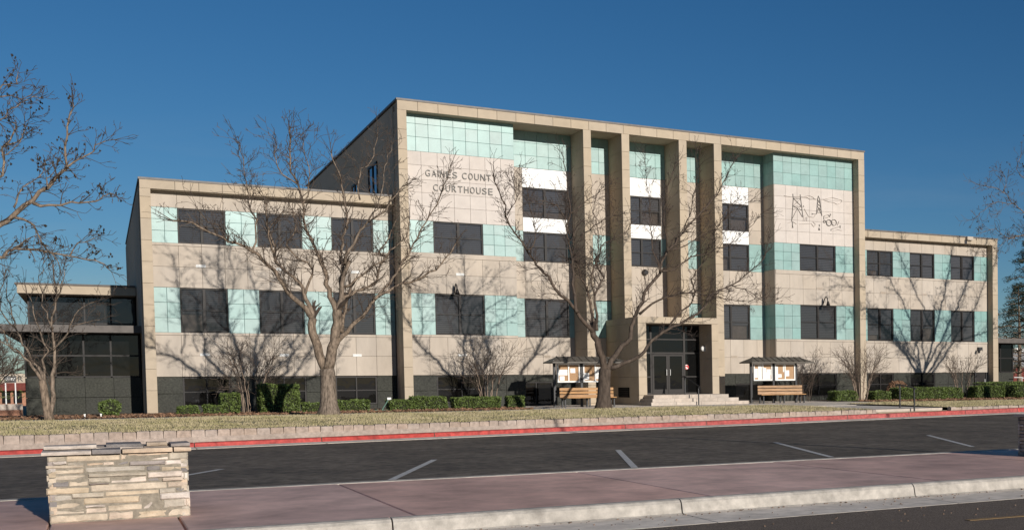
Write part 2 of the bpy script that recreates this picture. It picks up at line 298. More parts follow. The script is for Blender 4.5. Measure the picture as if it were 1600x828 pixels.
# lawn, path, pavements, beds
def lz(x, y):
    t = max(0, min(1, (y-yw(x))/(51-yw(x)))); return G+.0+.07*math.sin(t*math.pi*.75)+.02*math.sin(x*.9+y)*math.sin(y*.7)*t*(1-t)*4
def lawn(name, xa, xb, yb):
    return sheet(name, lambda x, t: (x, yw(x)+.2+(yb-yw(x)-.2)*t, lz(x, yw(x)+.2+(yb-yw(x)-.2)*t)-.03*(t > .97)), list(np.linspace(xa, xb, int((xb-xa)*2))), list(np.linspace(0, 1, 16)), M['lawn'])
lawn('lawn', -60, 25.25, 50.9); lawn('lawn', 29.35, 85, 50.4)
def blades(name, xa, xb, yb, cnt, parent=None):
    X = RNG.uniform(xa, xb, cnt*3); tt = RNG.uniform(0, 1, cnt*3)**1.25; Yw = 37.4+.135*(X+2); Y = Yw+.12+(yb-Yw-.12)*tt
    keep = (X/Y < .83) & (X/Y > -.075); X, Y = X[keep], Y[keep]; pt = np.sin(X*1.7+np.sin(Y*2.3)*1.5)*np.sin(Y*1.9+X*.5)+.6*np.sin(X*5.1+Y*3.3); k2 = RNG.uniform(-1.3, 1, len(X)) < pt+.35; X, Y = X[k2][:cnt], Y[k2][:cnt]; n = len(X); Z = np.array([lz(p, q) for p, q in zip(X, Y)])
    patch = .5+.5*np.sin(X*.8+np.sin(Y*1.3)*2)*np.sin(Y*1.1+X*.3); h = RNG.uniform(.025, .075, n)*(.6+.9*patch); an = RNG.uniform(0, 6.28, n); wd = .012; ln = RNG.normal(0, .03, (n, 2))
    V = np.empty((n, 3, 3)); V[:, 0] = np.c_[X-np.cos(an)*wd, Y-np.sin(an)*wd, Z-.01]; V[:, 1] = np.c_[X+np.cos(an)*wd, Y+np.sin(an)*wd, Z-.01]; V[:, 2] = np.c_[X+ln[:, 0], Y+ln[:, 1], Z+h]
    me = bpy.data.meshes.new(name); me.from_pydata(V.reshape(-1, 3).tolist(), [], np.arange(n*3).reshape(-1, 3).tolist()); me.materials.append(M['grass'])
    o = link(bpy.data.objects.new(name, me)); return o
tag(blades('grass', -8, 25.2, 50.8, 60000), 'short dry tan and green grass on the lawn left of the path', 'grass', kind='stuff')
tag(blades('grass', 29.4, 46, 50.3, 22000), 'short dry grass on the lawn strip right of the path', 'grass', kind='stuff')
sw = MB().box(-40, 15.9, 51, 54.3, G-.2, G-.005).build('pavement', M['concrete']); sw['kind'] = 'structure'
for i in range(28):
    xx = -40+i*2
    MB().box(xx+.006, min(xx+2, 15.9)-.006, 50.96, 54.3, G-.1, G+.012).build('slab', M['gutter'], sw)
pz = MB().box(16, 34, 49.3, 63.7, G-.2, G-.006).build('pavement', M['concrete']); pz['kind'] = 'structure'
for i in range(9):
    for j in range(5): MB().box(16+2*i+.006, 18+2*i-.006, 49.3+2.86*j+.006, 49.3+2.86*(j+1)-.006, G-.1, G+.01+random.uniform(-.002, .002)).build('slab', M['gutter'], pz)
rs = MB().box(34.1, 80, 50.45, 53.6, G-.2, G-.002).build('pavement', M['concrete']); rs['kind'] = 'structure'
for i in range(16): MB().box(34.1+2*i+.006, 36.1+2*i-.006, 50.42, 53.6, G-.1, G+.012).build('slab', M['gutter'], rs)
pa = sheet('path', lambda x, y: (25.28+4.04*x, (yw(25.28+4.04*x)+1.6)*(1-y)+49.28*y, G-.01+.006*y), [0, .25, .5, .75, 1], [0, .5, 1], M['gutter'])
st = thing('path_steps', 'two broad concrete steps where the path meets the red kerb', 'steps', (27.3, 41.4, G)); o = st.location
for k in range(2):
    z1 = G-.012-.15*k; yo = 1.6-.75*k; mb = MB(); x0, x1 = 25.33, 29.27
    mb.hexa([(x0-o.x, yw(x0)-.2+.75*(1-k)-o.y, -1.9-o.z), (x1-o.x, yw(x1)-.2+.75*(1-k)-o.y, -1.9-o.z), (x1-o.x, yw(x1)+yo-o.y, -1.9-o.z), (x0-o.x, yw(x0)+yo-o.y, -1.9-o.z)],
            [(x0-o.x, yw(x0)-.2+.75*(1-k)-o.y, z1-o.z), (x1-o.x, yw(x1)-.2+.75*(1-k)-o.y, z1-o.z), (x1-o.x, yw(x1)+yo-o.y, z1-o.z), (x0-o.x, yw(x0)+yo-o.y, z1-o.z)]); mb.build('step', M['concrete'], st)
sheet('planting_bed', lambda x, y: (x, y, G+.02+.02*math.sin(x*3)*math.sin(y*2.1)), list(np.linspace(-30, 15.95, 90)), list(np.linspace(54.28, 64, 14)), M['soil'])
sheet('planting_bed', lambda x, y: (x, y, G+.02+.02*math.sin(x*3)*math.sin(y*2.1)), list(np.linspace(34.02, 60, 60)), list(np.linspace(53.58, 64, 14)), M['soil'])
def litter(xa, xb, ya, yb, cnt, label):
    V = []; 
    for i in range(cnt):
        x, y = random.uniform(xa, xb), ya+(yb-ya)*random.random()**1.6; z = G+.04+random.uniform(0, .03); s = random.uniform(.03, .07); t = random.uniform(0, 6.28); c, d = math.cos(t)*s, math.sin(t)*s; q = random.uniform(-.04, .05); w_ = random.uniform(-.04, .05)
        V += [(x-c, y-d, z+q), (x+d, y-c, z+w_), (x+c, y+d, z-q), (x-d, y+c, z-w_)]
    me = bpy.data.meshes.new('leaf_litter'); me.from_pydata(V, [], [(4*i, 4*i+1, 4*i+2, 4*i+3) for i in range(cnt)]); me.materials.append(M['leaf litter'])
    tag(link(bpy.data.objects.new('leaf_litter', me)), label, 'leaves', kind='stuff')
litter(-6, 15.9, 54.4, 60, 3500, 'brown dead leaves over the planting bed left of the entrance'); litter(34.1, 48, 53.7, 60, 2500, 'brown dead leaves over the planting bed right of the entrance')
# ---------------------------------------------------------------- courthouse
CH = thing('courthouse', 'beige stone courthouse with teal tile bands and a tall finned centre block', 'building', (24.7, 63, G)); CO = Vector(CH.location)
class PB(MB):       # a mesh builder in world metres that hands its mesh to a parent at an offset
    def build(s, name, mats, parent=None, smooth=False, off=None):
        off = CO if off is None else off; s.v = [(p[0]-off[0], p[1]-off[1], p[2]-off[2]) for p in s.v]; return MB.build(s, name, mats, parent, smooth)
C1, C2, WL, WR = 11.97, 37.51, 1.72, 48.18
YC, YP, YB, YF, YW = 61.85, 62.5, 63.85, 63.0, 63.58
TOP, SOF, WT, WS = 13.34, 12.88, 8.96, 8.56
# backing masses
PB().box(C1+.02, C2-.02, YB+.3, 92, G-.3, SOF+.2).box(C1+.02, 17.46, YP+.28, YB+.3, G-.3, SOF+.1).box(31.94, C2-.02, YP+.28, YB+.3, G-.3, SOF+.1).box(C1+.02, C1+.38, YC+.05, YP+.28, G-.3, SOF).box(37.13, C2-.02, YC+.05, YP+.28, G-.3, SOF).build('wall', M['core'], CH)
PB().box(WL+.02, C1, YW+.3, 92.5, G-.3, WT-.1).box(WL+.02, WL+.38, YF+.05, YW+.3, G-.3, WS).build('wall', M['core'], CH)
PB().box(C2, WR-.02, YW+.3, 92.5, G-.3, WT-.1).box(WR-.4, WR-.02, YF+.05, YW+.3, G-.3, WS).build('wall', M['core'], CH)
# side walls: large dressed panels facing left and right
def side_wall(X, sgn, ya, yb, za, zb, py, pzs, name):
    for i in range(int((yb-ya)/py)):
        for k in range(len(pzs)-1):
            y0, y1 = ya+py*i, ya+py*(i+1); g = .007
            PB().box(X-.06 if sgn < 0 else X, X if sgn < 0 else X+.06, y0+g, y1-g, pzs[k]+g, pzs[k+1]-g).build(name, M['tan'], CH)
side_wall(C1+.03, -1, YC+.95, 92, G, TOP, 3.88, [8.9, 10.4, 11.9, SOF+.3], 'side_panel')
side_wall(WL+.03, -1, YF+.93, 92.5, G, WT, 3.57, [G, 1.4, 4.0, 6.5, WS+.2], 'side_panel')
for X, s in ((C2-.03, 1), (WR-.03, 1)): PB().box(X, X+.04, YF+.93, 92, G, (SOF if X < 40 else WS)+.2).build('side_wall', M['tan'], CH)
# roofs, soffits, fascias, copings
PB().box(C1+.05, C2-.05, YC+.1, 92, SOF+.002, TOP-.05).build('roof', M['tan'], CH)
PB().box(WL+.05, C1-.02, YF+.31, 92.5, WS+.002, WT-.05).build('roof', M['membrane'], CH); PB().box(C2+.02, WR-.05, YF+.1, 92.5, WS+.002, WT-.05).build('roof', M['tan'], CH)
def run(name, xs_, Y, dep, z0, z1, m=M['tan']):
    for i in range(len(xs_)-1): piece(name, xs_[i]+.006, xs_[i+1]-.006, Y+random.uniform(-.002, .002), Y+dep, z0, z1, m, CH)
run('fascia_block', [C1]+[12.88+.913*k for k in range(27)]+[C2], YC, .3, SOF, TOP-.02)
run('fascia_block', [WL]+[2.13+.9*k for k in range(1, 11)]+[C1-.01], YF, .3, WS, WT-.02); run('fascia_block', [C2+.01]+[C2+.9*k for k in range(1, 12)]+[WR], YF, .3, WS, WT-.02)
for x0, x1, yy, z, q in ((C1, C2, YC, TOP, 92), (WL, C1-.02, YF, WT, 92.5), (C2+.02, WR, YF, WT, 92.5)):
    PB().box(x0-.04, x1+.04, yy-.04, yy+.35, z-.02, z+.07).box(x0-.04, x0+.3, yy+.35, q, z-.02, z+.07).box(x1-.3, x1+.04, yy+.35, q, z-.02, z+.07).build('coping', M['coping'], CH)
PB().box(C1+.4, C2-.4, YC+.1, YC+.14, TOP+.07, TOP+.085).build('flashing', M['lightmetal'], CH)
# framing piers and fins of stacked blocks
def pier(name, x0, x1, y0, y1, z0, z1, start, pitch=.93, m=M['tan']):
    zs = [z0]; z = start
    while z > z0+.2: z -= pitch
    z += pitch
    while z < z1-.15:
        if z > z0+.15: zs.append(z)
        z += pitch
    zs.append(z1)
    for k in range(len(zs)-1): piece(name, x0, x1, y0, y1, zs[k]+.005, zs[k+1]-.005, m, CH)
pier('pier_block', C1, 12.37, YC+.002, YC+.95, G-.1, SOF, 12.90); pier('pier_block', 37.11, C2, YC+.002, YC+.95, G-.1, SOF, 12.90)
pier('pier_block', WL, 2.12, YF+.002, YF+.93, G-.1, WS, 8.2); pier('pier_block', 47.77, WR, YF+.002, YF+.93, G-.1, WS, 8.2)
FINS = [(20.8, 21.2), (22.82, 23.23), (25.97, 26.41), (27.99, 28.43)]
for i, (x0, x1) in enumerate(FINS): pier('fin_block', x0, x1, YC+.004, YB+.2, G-.1 if i in (0, 3) else 3.33, SOF, 11.965)
# windows
def window(x0, x1, z0, z1, Y, blind=True, mull=.11, rails=True, g='glass', cols=2, fr='bronze', name='window'):
    f = PB(); w_ = .06; y0, y1 = Y+.06, Y+.15
    f.box(x0, x1, y0, y1, z1-w_, z1).box(x0, x1, y0, y1, z0, z0+w_).box(x0, x0+w_, y0, y1, z0+w_, z1-w_).box(x1-w_, x1, y0, y1, z0+w_, z1-w_)
    b = []; 
    for c in range(cols):
        p = x0+w_+(x1-x0-2*w_)*c/cols; q = x0+w_+(x1-x0-2*w_)*(c+1)/cols
        if c: p += mull/2; f.box(p-mull, p, y0-.01, y1, z0+w_, z1-w_)
        if c < cols-1: q -= mull/2
        b.append((p, q))
    zm = (z0+z1)/2
    if rails:
        for p, q in b: f.box(p, q, y0+.02, y1-.01, zm-.025, zm+.025)
    o = f.build(name, M[fr], CH)
    for p, q in b:
        for c, d in (((z0+w_, zm-.025), (zm+.025, z1-w_)) if rails else ((z0+w_, z1-w_),)):
            tl = random.uniform(-.004, .004); PB().poly([(p, y1-.03+tl, c), (q, y1-.03-tl, c), (q, y1-.03-tl, d), (p, y1-.03+tl, d)]).build('pane', M[g], o)
        if blind: PB().box(p+.02, q-.02, y1+.02, y1+.03, z0+w_+random.choice((0, 0, .02, .02, .3, .75)), z1-w_).build('blind', M['blind'], o)
    return o
LWW = [(3.11, 4.95), (6.2, 8.03), (9.27, 11.08)]; RWW = [(38.67, 40.53), (41.78, 43.62), (44.87, 46.72)]
R1, R2 = (2.40, 4.35), (6.32, 7.85)
for W_ in (LWW, RWW):
    for x0, x1 in W_: window(x0, x1, *R1, YW); window(x0, x1, *R2, YW)
for x0, x1 in LWW + RWW[:2]: window(x0, x1, -.92, .40, YW+.03, False, .05, True, 'glassdark')
for x0, x1 in ((13.58, 15.9), (33.51, 35.88)): window(x0, x1, *R1, YP); window(x0, x1, *R2, YP); window(x0, x1, -.92, .40, YP+.03, False, .05, True, 'glassdark')
BAYW = [(18.24, 20.55), (23.5, 25.7), (28.66, 30.97)]
for i, (x0, x1) in enumerate(BAYW):
    window(x0, x1, 8.51, 10.02, YB); window(x0, x1, 6.27, 7.76, YB)
    if i != 1: window(x0, x1, 2.38, 4.33, YB)
    for z0, z1 in ((10.03, 11.01), (7.77, 8.50)): piece('enamel_panel', x0+.01, x1-.01, YB-.01, YB+.2, z0+.004, z1-.004, M['white'], CH)
# stone and tile skins
def band(x0, x1, z0, z1, Y, wins, nm, xs0, zs, m, pitch, dep=.28):      # fills a row between windows with tiles
    segs = []; c = x0
    for p, q in wins:
        if p > c+.05: segs.append((c, p))
        c = q
    if x1 > c+.05: segs.append((c, x1))
    for p, q in segs:
        k = max(1, round((q-p)/pitch)); grid(nm, [p+(q-p)*i/k for i in range(k+1)], zs, Y, m, CH, dep, .005)
def wing(x0, x1, wins, vx):
    t1, t2 = [2.38, 3.03, 3.70, 4.36], [6.31, 6.84, 7.34, 7.86]
    band(x0, x1, 2.38, 4.36, YW, wins, 'teal_tile', None, t1, M['teal'], .53); band(x0, x1, 6.31, 7.86, YW, wins, 'teal_tile', None, t2, M['teal'], .53)
    for za, zm, zs_ in ((.43, 1.36, 2.26), (4.36, 5.27, 6.19)): grid('spandrel_panel', vx, [za, zm, zs_], YW-.02, M['pink'], CH)
    for zs_, zt in ((2.26, 2.38), (6.19, 6.31)): run('sill_course', vx[::2]+([vx[-1]] if len(vx) % 2 == 0 else []), YW-.045, .3, zs_+.006, zt, M['pink'])
    grid('frieze_panel', vx, [7.86, WS], YW-.005, M['pink'], CH)
wing(2.12, C1-.01, LWW, [2.12]+[2.22+.886*k for k in range(1, 11)]+[C1-.01]); wing(C2+.01, 47.77, RWW, [C2+.01]+[37.35+.886*k for k in range(1, 11)]+[46.9, 47.77])
def base(x0, x1, Y, wins):
    c = x0
    for p, q in wins+[(x1, x1)]:
        if p > c+.05:
            k = max(1, round((p-c)/1.0)); grid('base_slab', [c+(p-c)*i/k for i in range(k+1)], [G-.1, -.32, .425], Y+.05, M['base'], CH, .25, .006)
        if q > p: grid('base_slab', [p, q], [G-.1, -.925], Y+.05, M['base'], CH, .25, .006)
        c = q
base(2.12, C1-.01, YW, LWW); base(C2+.01, 46.68, YW, RWW[:2])
base(12.37, 17.84, YP, [(13.58, 15.9)]); base(31.94, 37.11, YP, [(33.51, 35.88)])
def flank(x0, x1, win, vx, sx, name):
    tw = .5
    band(x0, x1, 2.38, 4.36, YP, [win], 'teal_tile', None, [2.38, 3.03, 3.70, 4.36], M['teal'], tw); band(x0, x1, 6.31, 7.84, YP, [win], 'teal_tile', None, [6.31, 6.84, 7.34, 7.84], M['teal'], tw)
    for za, zm, zs_ in ((.43, 1.36, 2.26), (4.36, 5.27, 6.08)): grid('spandrel_panel', vx, [za, zm, zs_], YP-.03, M['pink'], CH)
    for zs_, zt in ((2.26, 2.38), (6.08, 6.31)): run('sill_course', [vx[0], vx[3], vx[-1]], YP-.05, .3, zs_+.006, zt, M['pink'])
    grid(name, sx, [7.84, 8.53, 9.17, 9.79, 10.47, 11.12], YP-.01, M['pale'], CH)
    tx = [x0]+[x for x in ([x1-.575*k for k in range(8, 0, -1)] if x0 < 20 else [31.92+.575*k for k in range(1, 9)]) if x > x0+.1]+[x1]
    grid('teal_tile', tx, [11.12, 11.8, 12.42, SOF+.02], YP, M['teal'], CH, .28, .0045)
flank(12.37, 17.48, (13.58, 15.9), [12.37, 13.26, 14.11, 14.97, 15.83, 16.66, 17.48], [12.37, 13.1, 13.84, 14.58, 15.33, 16.07, 16.82, 17.48], 'sign_panel')
flank(31.92, 37.11, (33.51, 35.88), [31.92, 32.83, 33.68, 34.54, 35.42, 36.26, 37.11], [31.92, 32.64, 33.38, 34.17, 34.95, 35.71, 36.47, 37.11], 'picture_panel')
PB().box(17.2, 17.47, YP+.1, YB, G, SOF).build('return_wall', M['pink'], CH)
# left-facing returns of the right flank (tile, pale stone, tile, pink stone ...)
for z0, z1, m, cuts in ((11.12, SOF, 'teal', [11.8, 12.42]), (7.84, 11.12, 'pink', [8.53, 9.17, 9.79, 10.47]), (6.31, 7.84, 'teal', [6.84, 7.34]), (4.36, 6.31, 'pink', [5.27]), (2.38, 4.36, 'teal', [3.03, 3.7]), (.43, 2.38, 'pink', [1.36]), (G, .43, 'base', [-.32])):
    zs_ = [z0]+cuts+[z1]
    for k in range(len(zs_)-1):
        for ya, yb in ((YP+.004, YP+.68), (YP+.69, YB+.2)): PB().box(31.90, 31.94, ya, yb-.006, zs_[k]+.005, zs_[k+1]-.005).build('return_tile' if m == 'teal' else 'return_panel', M[m], CH)
# recessed bays between fins
def bay(x0, x1, win, low=True):
    tp = [11.02, 11.65, 12.3, SOF+.02]; k = max(1, round((x1-x0)/.575)); grid('teal_tile', [x0+(x1-x0)*i/k for i in range(k+1)], tp, YB, M['teal'], CH, .28, .0045)
    if win:
        p, q = win
        for c, d in ((x0, p), (q, x1)):
            if d-c < .03: continue
            grid('bay_panel', [c, d], [7.81, 8.6, 9.4, 10.2, 11.02], YB-.01, M['pink'], CH); grid('teal_tile', [c, d], [6.25, 7.03, 7.81], YB, M['teal'], CH, .28, .0045)
            if low: grid('teal_tile', [c, d], [2.37, 3.03, 3.7, 4.35], YB, M['teal'], CH, .28, .0045)
    else:
        grid('bay_panel', [x0, x1], [7.81, 8.6, 9.4, 10.2, 11.02], YB-.01, M['pink'], CH); k = 3
        for zs_ in ([6.25, 6.8, 7.3, 7.81], [2.37, 3.03, 3.7, 4.32]): grid('teal_tile', [x0, x0+.55, x0+1.05, x1], zs_, YB, M['teal'], CH, .28, .0045)
    vx = steps_of(x0, x1, .83, x0+.45); grid('bay_panel', vx, [4.35, 5.27, 6.25], YB-.012, M['pink'], CH)
    grid('bay_panel', vx, [.43, 1.36, 2.37], YB-.012, M['pink'], CH)
    if win and not low: grid('bay_panel', vx, [2.37, 3.3, 4.35], YB-.012, M['pink'], CH)
bay(17.84, 20.8, BAYW[0]); bay(21.2, 22.82, None); bay(23.23, 25.97, BAYW[1], False); bay(26.41, 27.99, None); bay(28.43, 31.92, BAYW[2])
window(17.9, 19.62, G+.03, .07, YB+.05, False, .05, False, 'glassdark', 2, 'bronze', 'basement_window'); window(30.0, 31.9, G+.03, -.15, YB+.05, False, .05, False, 'glassdark', 2, 'bronze', 'basement_window')
grid('base_slab', [17.84, 18.8, 19.63], [.08, .425], YB+.03, M['base'], CH); grid('base_slab', [19.63, 20.8], [G-.1, -.32, .425], YB+.03, M['base'], CH); grid('base_slab', [21.2, 22.5], [G-.1, -.32, .425], YB+.03, M['base'], CH); grid('base_slab', [28.43, 29.2, 30.0], [G-.1, -.32, .425], YB+.03, M['base'], CH); grid('base_slab', [30.0, 31.0, 31.92], [-.14, .425], YB+.03, M['base'], CH)
# end door of the right wing
d = PB().box(46.72, 46.8, YW-.01, YW+.12, G, .98).box(47.6, 47.68, YW-.01, YW+.12, G, .98).box(46.8, 47.6, YW-.01, YW+.12, .9, .98).build('door', M['blackmetal'], CH)
PB().box(46.8, 47.6, YW+.05, YW+.1, G, .9).build('door_leaf', M['bronze'], d); PB().box(47.5, 47.54, YW-.01, YW+.05, -.2, .0).build('handle', M['lightmetal'], d); grid('base_slab', [47.69, 47.77], [G, .42], YW+.04, M['base'], CH)
# windows in the left side of the centre block, above the wing roof
for y0, y1, z0, z1 in ((72.3, 74.2, 9.2, 10.95), (66.8, 69.2, 9.2, 11.2)):
    f = PB().box(C1-.09, C1-.03, y0, y1, z1-.09, z1).box(C1-.09, C1-.03, y0, y1, z0, z0+.07).box(C1-.09, C1-.03, y0, y0+.09, z0, z1).box(C1-.09, C1-.03, y1-.09, y1, z0, z1).box(C1-.09, C1-.03, (y0+y1)/2-.05, (y0+y1)/2+.05, z0, z1).build('side_window', M['bronze'], CH)
    PB().poly([(C1-.045, y0+.09, z0+.07), (C1-.045, y0+.09, z1-.09), (C1-.045, y1-.09, z1-.09), (C1-.045, y1-.09, z0+.07)]).build('pane', M['glassdark'], f)
# entrance block
EX0, EX1, EY, EZ = 22.5, 26.88, 59.2, 3.3
zs_ = [G-.1, -.65, .27, 1.2, 2.12, 2.98]
for k in range(5):
    for x0, x1 in ((EX0, 22.93), (26.5, EX1)):
        for y0, y1 in ((EY, EY+1.15), (EY+1.155, EY+2.9), (EY+2.905, YB+.1)): piece('portal_block', x0, x1, y0+(0 if y0 > EY else random.uniform(-.002, .002)), y1, zs_[k]+.004, zs_[k+1]-.004, M['tan'], CH)
for i in range(5): piece('portal_block', EX0+.876*i+.004, EX0+.876*(i+1)-.004, EY-.001, EY+1.6, 2.985, EZ, M['tan'], CH)
PB().box(EX0, EX1, EY+1.605, YB+.1, 2.985, EZ).build('portal_roof', M['tan'], CH)
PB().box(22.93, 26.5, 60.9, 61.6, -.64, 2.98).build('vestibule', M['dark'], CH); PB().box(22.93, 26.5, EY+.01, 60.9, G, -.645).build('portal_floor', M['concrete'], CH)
Yg = 60.8; sf = PB()
for p, q, zz0, zz1 in ((22.93, 22.99, -.64, 2.98), (26.44, 26.5, -.64, 2.98), (23.74, 23.84, -.64, 2.98), (25.58, 25.68, -.64, 2.98)): sf.box(p, q, Yg, Yg+.09, zz0, zz1)
for p, q in ((22.99, 23.74), (23.84, 25.58), (25.68, 26.44)):
    for z0, z1 in ((2.9, 2.98), (2.19, 2.25), (1.47, 1.55)): sf.box(p, q, Yg+.005, Yg+.085, z0, z1)
for p, q in ((22.99, 23.74), (25.68, 26.44)): sf.box(p, q, Yg+.005, Yg+.085, .24, .3).box(p, q, Yg+.005, Yg+.085, -.64, -.56)
sfo = sf.build('shopfront', M['greyframe'], CH)
for p, q in ((22.99, 23.74), (25.68, 26.44)):
    for z0, z1 in ((-.56, .24), (.3, 1.47), (1.55, 2.19), (2.25, 2.9)): PB().box(p, q, Yg+.04, Yg+.05, z0, z1).build('pane', M['glassdark'], sfo)
for z0, z1 in ((1.55, 2.19), (2.25, 2.9)): PB().box(23.84, 25.58, Yg+.04, Yg+.05, z0, z1).build('pane', M['glassdark'], sfo)
for x0, x1, hx in ((23.85, 24.705, 24.6), (24.715, 25.57, 24.8)):
    dl = PB().box(x0, x0+.09, Yg-.01, Yg+.06, -.63, 1.45).box(x1-.09, x1, Yg-.01, Yg+.06, -.63, 1.45).box(x0+.09, x1-.09, Yg-.01, Yg+.06, 1.35, 1.45).box(x0+.09, x1-.09, Yg-.01, Yg+.06, -.63, -.38).build('door', M['greyframe'], CH)
    PB().box(x0+.09, x1-.09, Yg+.02, Yg+.03, -.38, 1.35).build('pane', M['glassdark'], dl)
    PB().tube([(hx, Yg-.01, .35), (hx, Yg-.09, .35), (hx, Yg-.09, .65), (hx, Yg-.01, .65)], .018, 6).build('handle', M['lightmetal'], dl)
nt_ = PB().disc((25.76, .78), .13, 20, Yg+.035, .006).build('notice', M['red'], CH); PB().box(25.7, 25.8, Yg+.02, Yg+.028, .86, .9).box(25.72, 25.83, Yg+.02, Yg+.028, .68, .74).box(25.7, 25.78, Yg+.02, Yg+.028, .76, .8).build('print', M['paper'], nt_)
wl = PB().box(26.43, 26.5, 60.05, 60.2, 1.6, 1.85).build('wall_lamp', M['lightmetal'], CH); PB().tube([(26.4, 60.12, 1.62), (26.38, 60.12, 1.7), (26.39, 60.12, 1.8), (26.42, 60.12, 1.86)], [.05, .1, .1, .03], 10).build('globe', M['paper'], wl)
lv = PB().box(EX0-.03, EX0-.004, 60.55, 62.1, -.78, -.27).build('vent_grille', M['dark'], CH)
for k in range(5): PB().box(EX0-.055, EX0-.03, 60.58, 62.07, -.76+.1*k, -.72+.1*k).build('slat', M['bronze'], lv)
# small wall fittings
for x, z, Y in ((10.05, 5.28, YW-.02), (6.92, 5.28, YW-.02), (10.04, 1.34, YW-.02), (3.8, 1.35, YW-.02), (6.95, 1.34, YW-.02), (14.57, 5.27, YP-.03), (14.59, 1.34, YP-.03), (34.57, 5.26, YP-.03), (45.74, 5.27, YW-.02), (42.64, 5.24, YW-.02), (19.14, 1.33, YB-.012), (29.75, 1.34, YB-.012), (3.75, 5.28, YW-.02), (34.5, 1.34, YP-.03), (39.6, 5.26, YW-.02)):
    v_ = PB().box(x, x+.38, Y-.025, Y, z, z+.12).build('wall_vent', M['lightmetal'] if x < 15 else M['pink'], CH)
    for k in range(3): PB().box(x+.03, x+.35, Y-.032, Y-.025, z+.02+.033*k, z+.035+.033*k).build('louvre', M['lightmetal'] if x < 15 else M['core'], v_)
for x in (14.47, 34.98):
    g_ = PB().tube([(x, YP-.03, 4.42), (x, YP-.2, 4.72), (x, YP-.38, 4.84), (x, YP-.55, 4.74), (x, YP-.6, 4.56)], .03, 8).build('gooseneck_lamp', M['blackmetal'], CH, True)
    PB().tube([(x, YP-.6, 4.58), (x, YP-.61, 4.5), (x, YP-.63, 4.32)], [.04, .07, .12], 12).build('lamp_shade', M['bronze'], g_, True)
PB().tube([(24.7, YB-.02, 5.9), (24.7, YB-.1, 5.95), (24.7, YB-.3, 5.92)], [.14, .17, .12], 10).build('floodlight', M['blackmetal'], CH)
fl = PB().box(45.55, 45.75, YF-.02, YF+.02, 8.55, 8.8).build('floodlight', M['blackmetal'], CH); PB().box(45.65, 46.1, YF-.2, YF-.02, 8.78, 9.0).build('lamp_head', M['pink'], fl)
PB().box(46.9, 47.2, YW-.2, YW-.02, 1.85, 2.05).tube([(46.85, YW-.25, 1.9), (46.8, YW-.35, 1.7)], [.05, .09], 8).build('floodlight', M['blackmetal'], CH)
# lettering on the sign panels: every letter a mesh of its own
def text_row(s, xa, xb, z0, h):
    cu = bpy.data.curves.new('t', 'FONT'); cu.size = 1; tmp = bpy.data.objects.new('t', cu); COL.objects.link(tmp); adv = []
    dg = bpy.context.evaluated_depsgraph_get(); shapes = []
    for ch in s:
        if ch == ' ': shapes.append(None); continue
        cu.body = ch; dg.update(); ev = tmp.evaluated_get(dg); me = bpy.data.meshes.new_from_object(ev)
        X = [v.co.x for v in me.vertices]; Yv = [v.co.y for v in me.vertices]; shapes.append((me, min(X), max(X), min(Yv), max(Yv)))
    bpy.data.objects.remove(tmp); W_ = [.55 if q is None else .32 if c == 'I' else 1 for q, c in zip(shapes, s)]; slot = (xb-xa)/sum(W_); x = xa
    for q, wq, c in zip(shapes, W_, s):
        if q:
            me, a0, a1, b0, b1 = q; lw = slot*(.74 if c != 'I' else .1); cx = x+slot*wq/2; b = MB(); n0 = len(me.vertices)
            P = [(cx-lw/2+(v.co.x-a0)/(a1-a0)*lw, z0+(v.co.y-b0)/(b1-b0)*h) for v in me.vertices]; Y0, Y1 = YP-.07, YP-.012
            b.v = [(p, Y0, z) for p, z in P]+[(p, Y1, z) for p, z in P]; E_ = {}
            for f in me.polygons:
                vi = list(f.vertices); b.f.append(tuple(vi)); 
                for i in range(len(vi)): E_[(vi[i], vi[(i+1) % len(vi)])] = 1
            for (i, j) in E_:
                if (j, i) not in E_: b.f.append((j, i, i+n0, j+n0))
            b.mi = [0]*len(b.f); b.v = [(p[0]-CO.x, p[1]-CO.y, p[2]-CO.z) for p in b.v]; MB.build(b, 'letter', M['letter'], CH)
        x += slot*wq
text_row('GAINES COUNTY', 13.24, 16.66, 9.965, .31); text_row('COURTHOUSE', 13.58, 16.44, 9.3, .31)
# line picture on the right panel
def AP(q): a_, b_ = q; return (32.64+(a_-280)*.00559, YP-.04, 11.15-((b_-90)-(a_-560)*.06)*.00489)
def art(name, lines, wd, m):
    b = PB()
    for L_ in lines:
        for i in range(len(L_)-1): b.bar(AP(L_[i]), AP(L_[i+1]), .035, wd)
    q = b.build(name, M[m], CH); q['kind'] = 'stuff'; return q
art('derrick_relief', [[(362, 180), (367, 230), (345, 500)], [(447, 185), (452, 235), (475, 440)], [(367, 230), (452, 235)], [(367, 230), (455, 320)], [(452, 235), (362, 320)], [(362, 322), (458, 325)], [(362, 322), (412, 345), (458, 325)], [(350, 470), (412, 345), (470, 450)], [(356, 370), (390, 350)], [(462, 370), (432, 350)], [(352, 500), (355, 570)], [(348, 545), (362, 572), (345, 572)]], .011, 'art')
art('tower_relief', [[(650, 235), (635, 410)], [(675, 235), (698, 430)], [(650, 235), (660, 195), (675, 235)], [(650, 240), (682, 290), (644, 320), (690, 365)], [(676, 240), (646, 290), (686, 320), (640, 365)], [(636, 400), (662, 345), (698, 425)], [(645, 390), (690, 392)], [(583, 408), (634, 410)], [(583, 400), (583, 418)], [(665, 530), (668, 555)], [(655, 590), (672, 600), (662, 570), (658, 600)]], .011, 'art')
tr_ = PB()
for c, ro, ri in (((780, 510), .19, .15), ((840, 506), .18, .155), ((727, 495), .085, .055)):
    p = AP(c); tr_.disc((p[0], p[2]), ro, 24, YP-.012, .05, 0, ri)
tr_.build('tractor_wheel_relief', M['art'], CH)
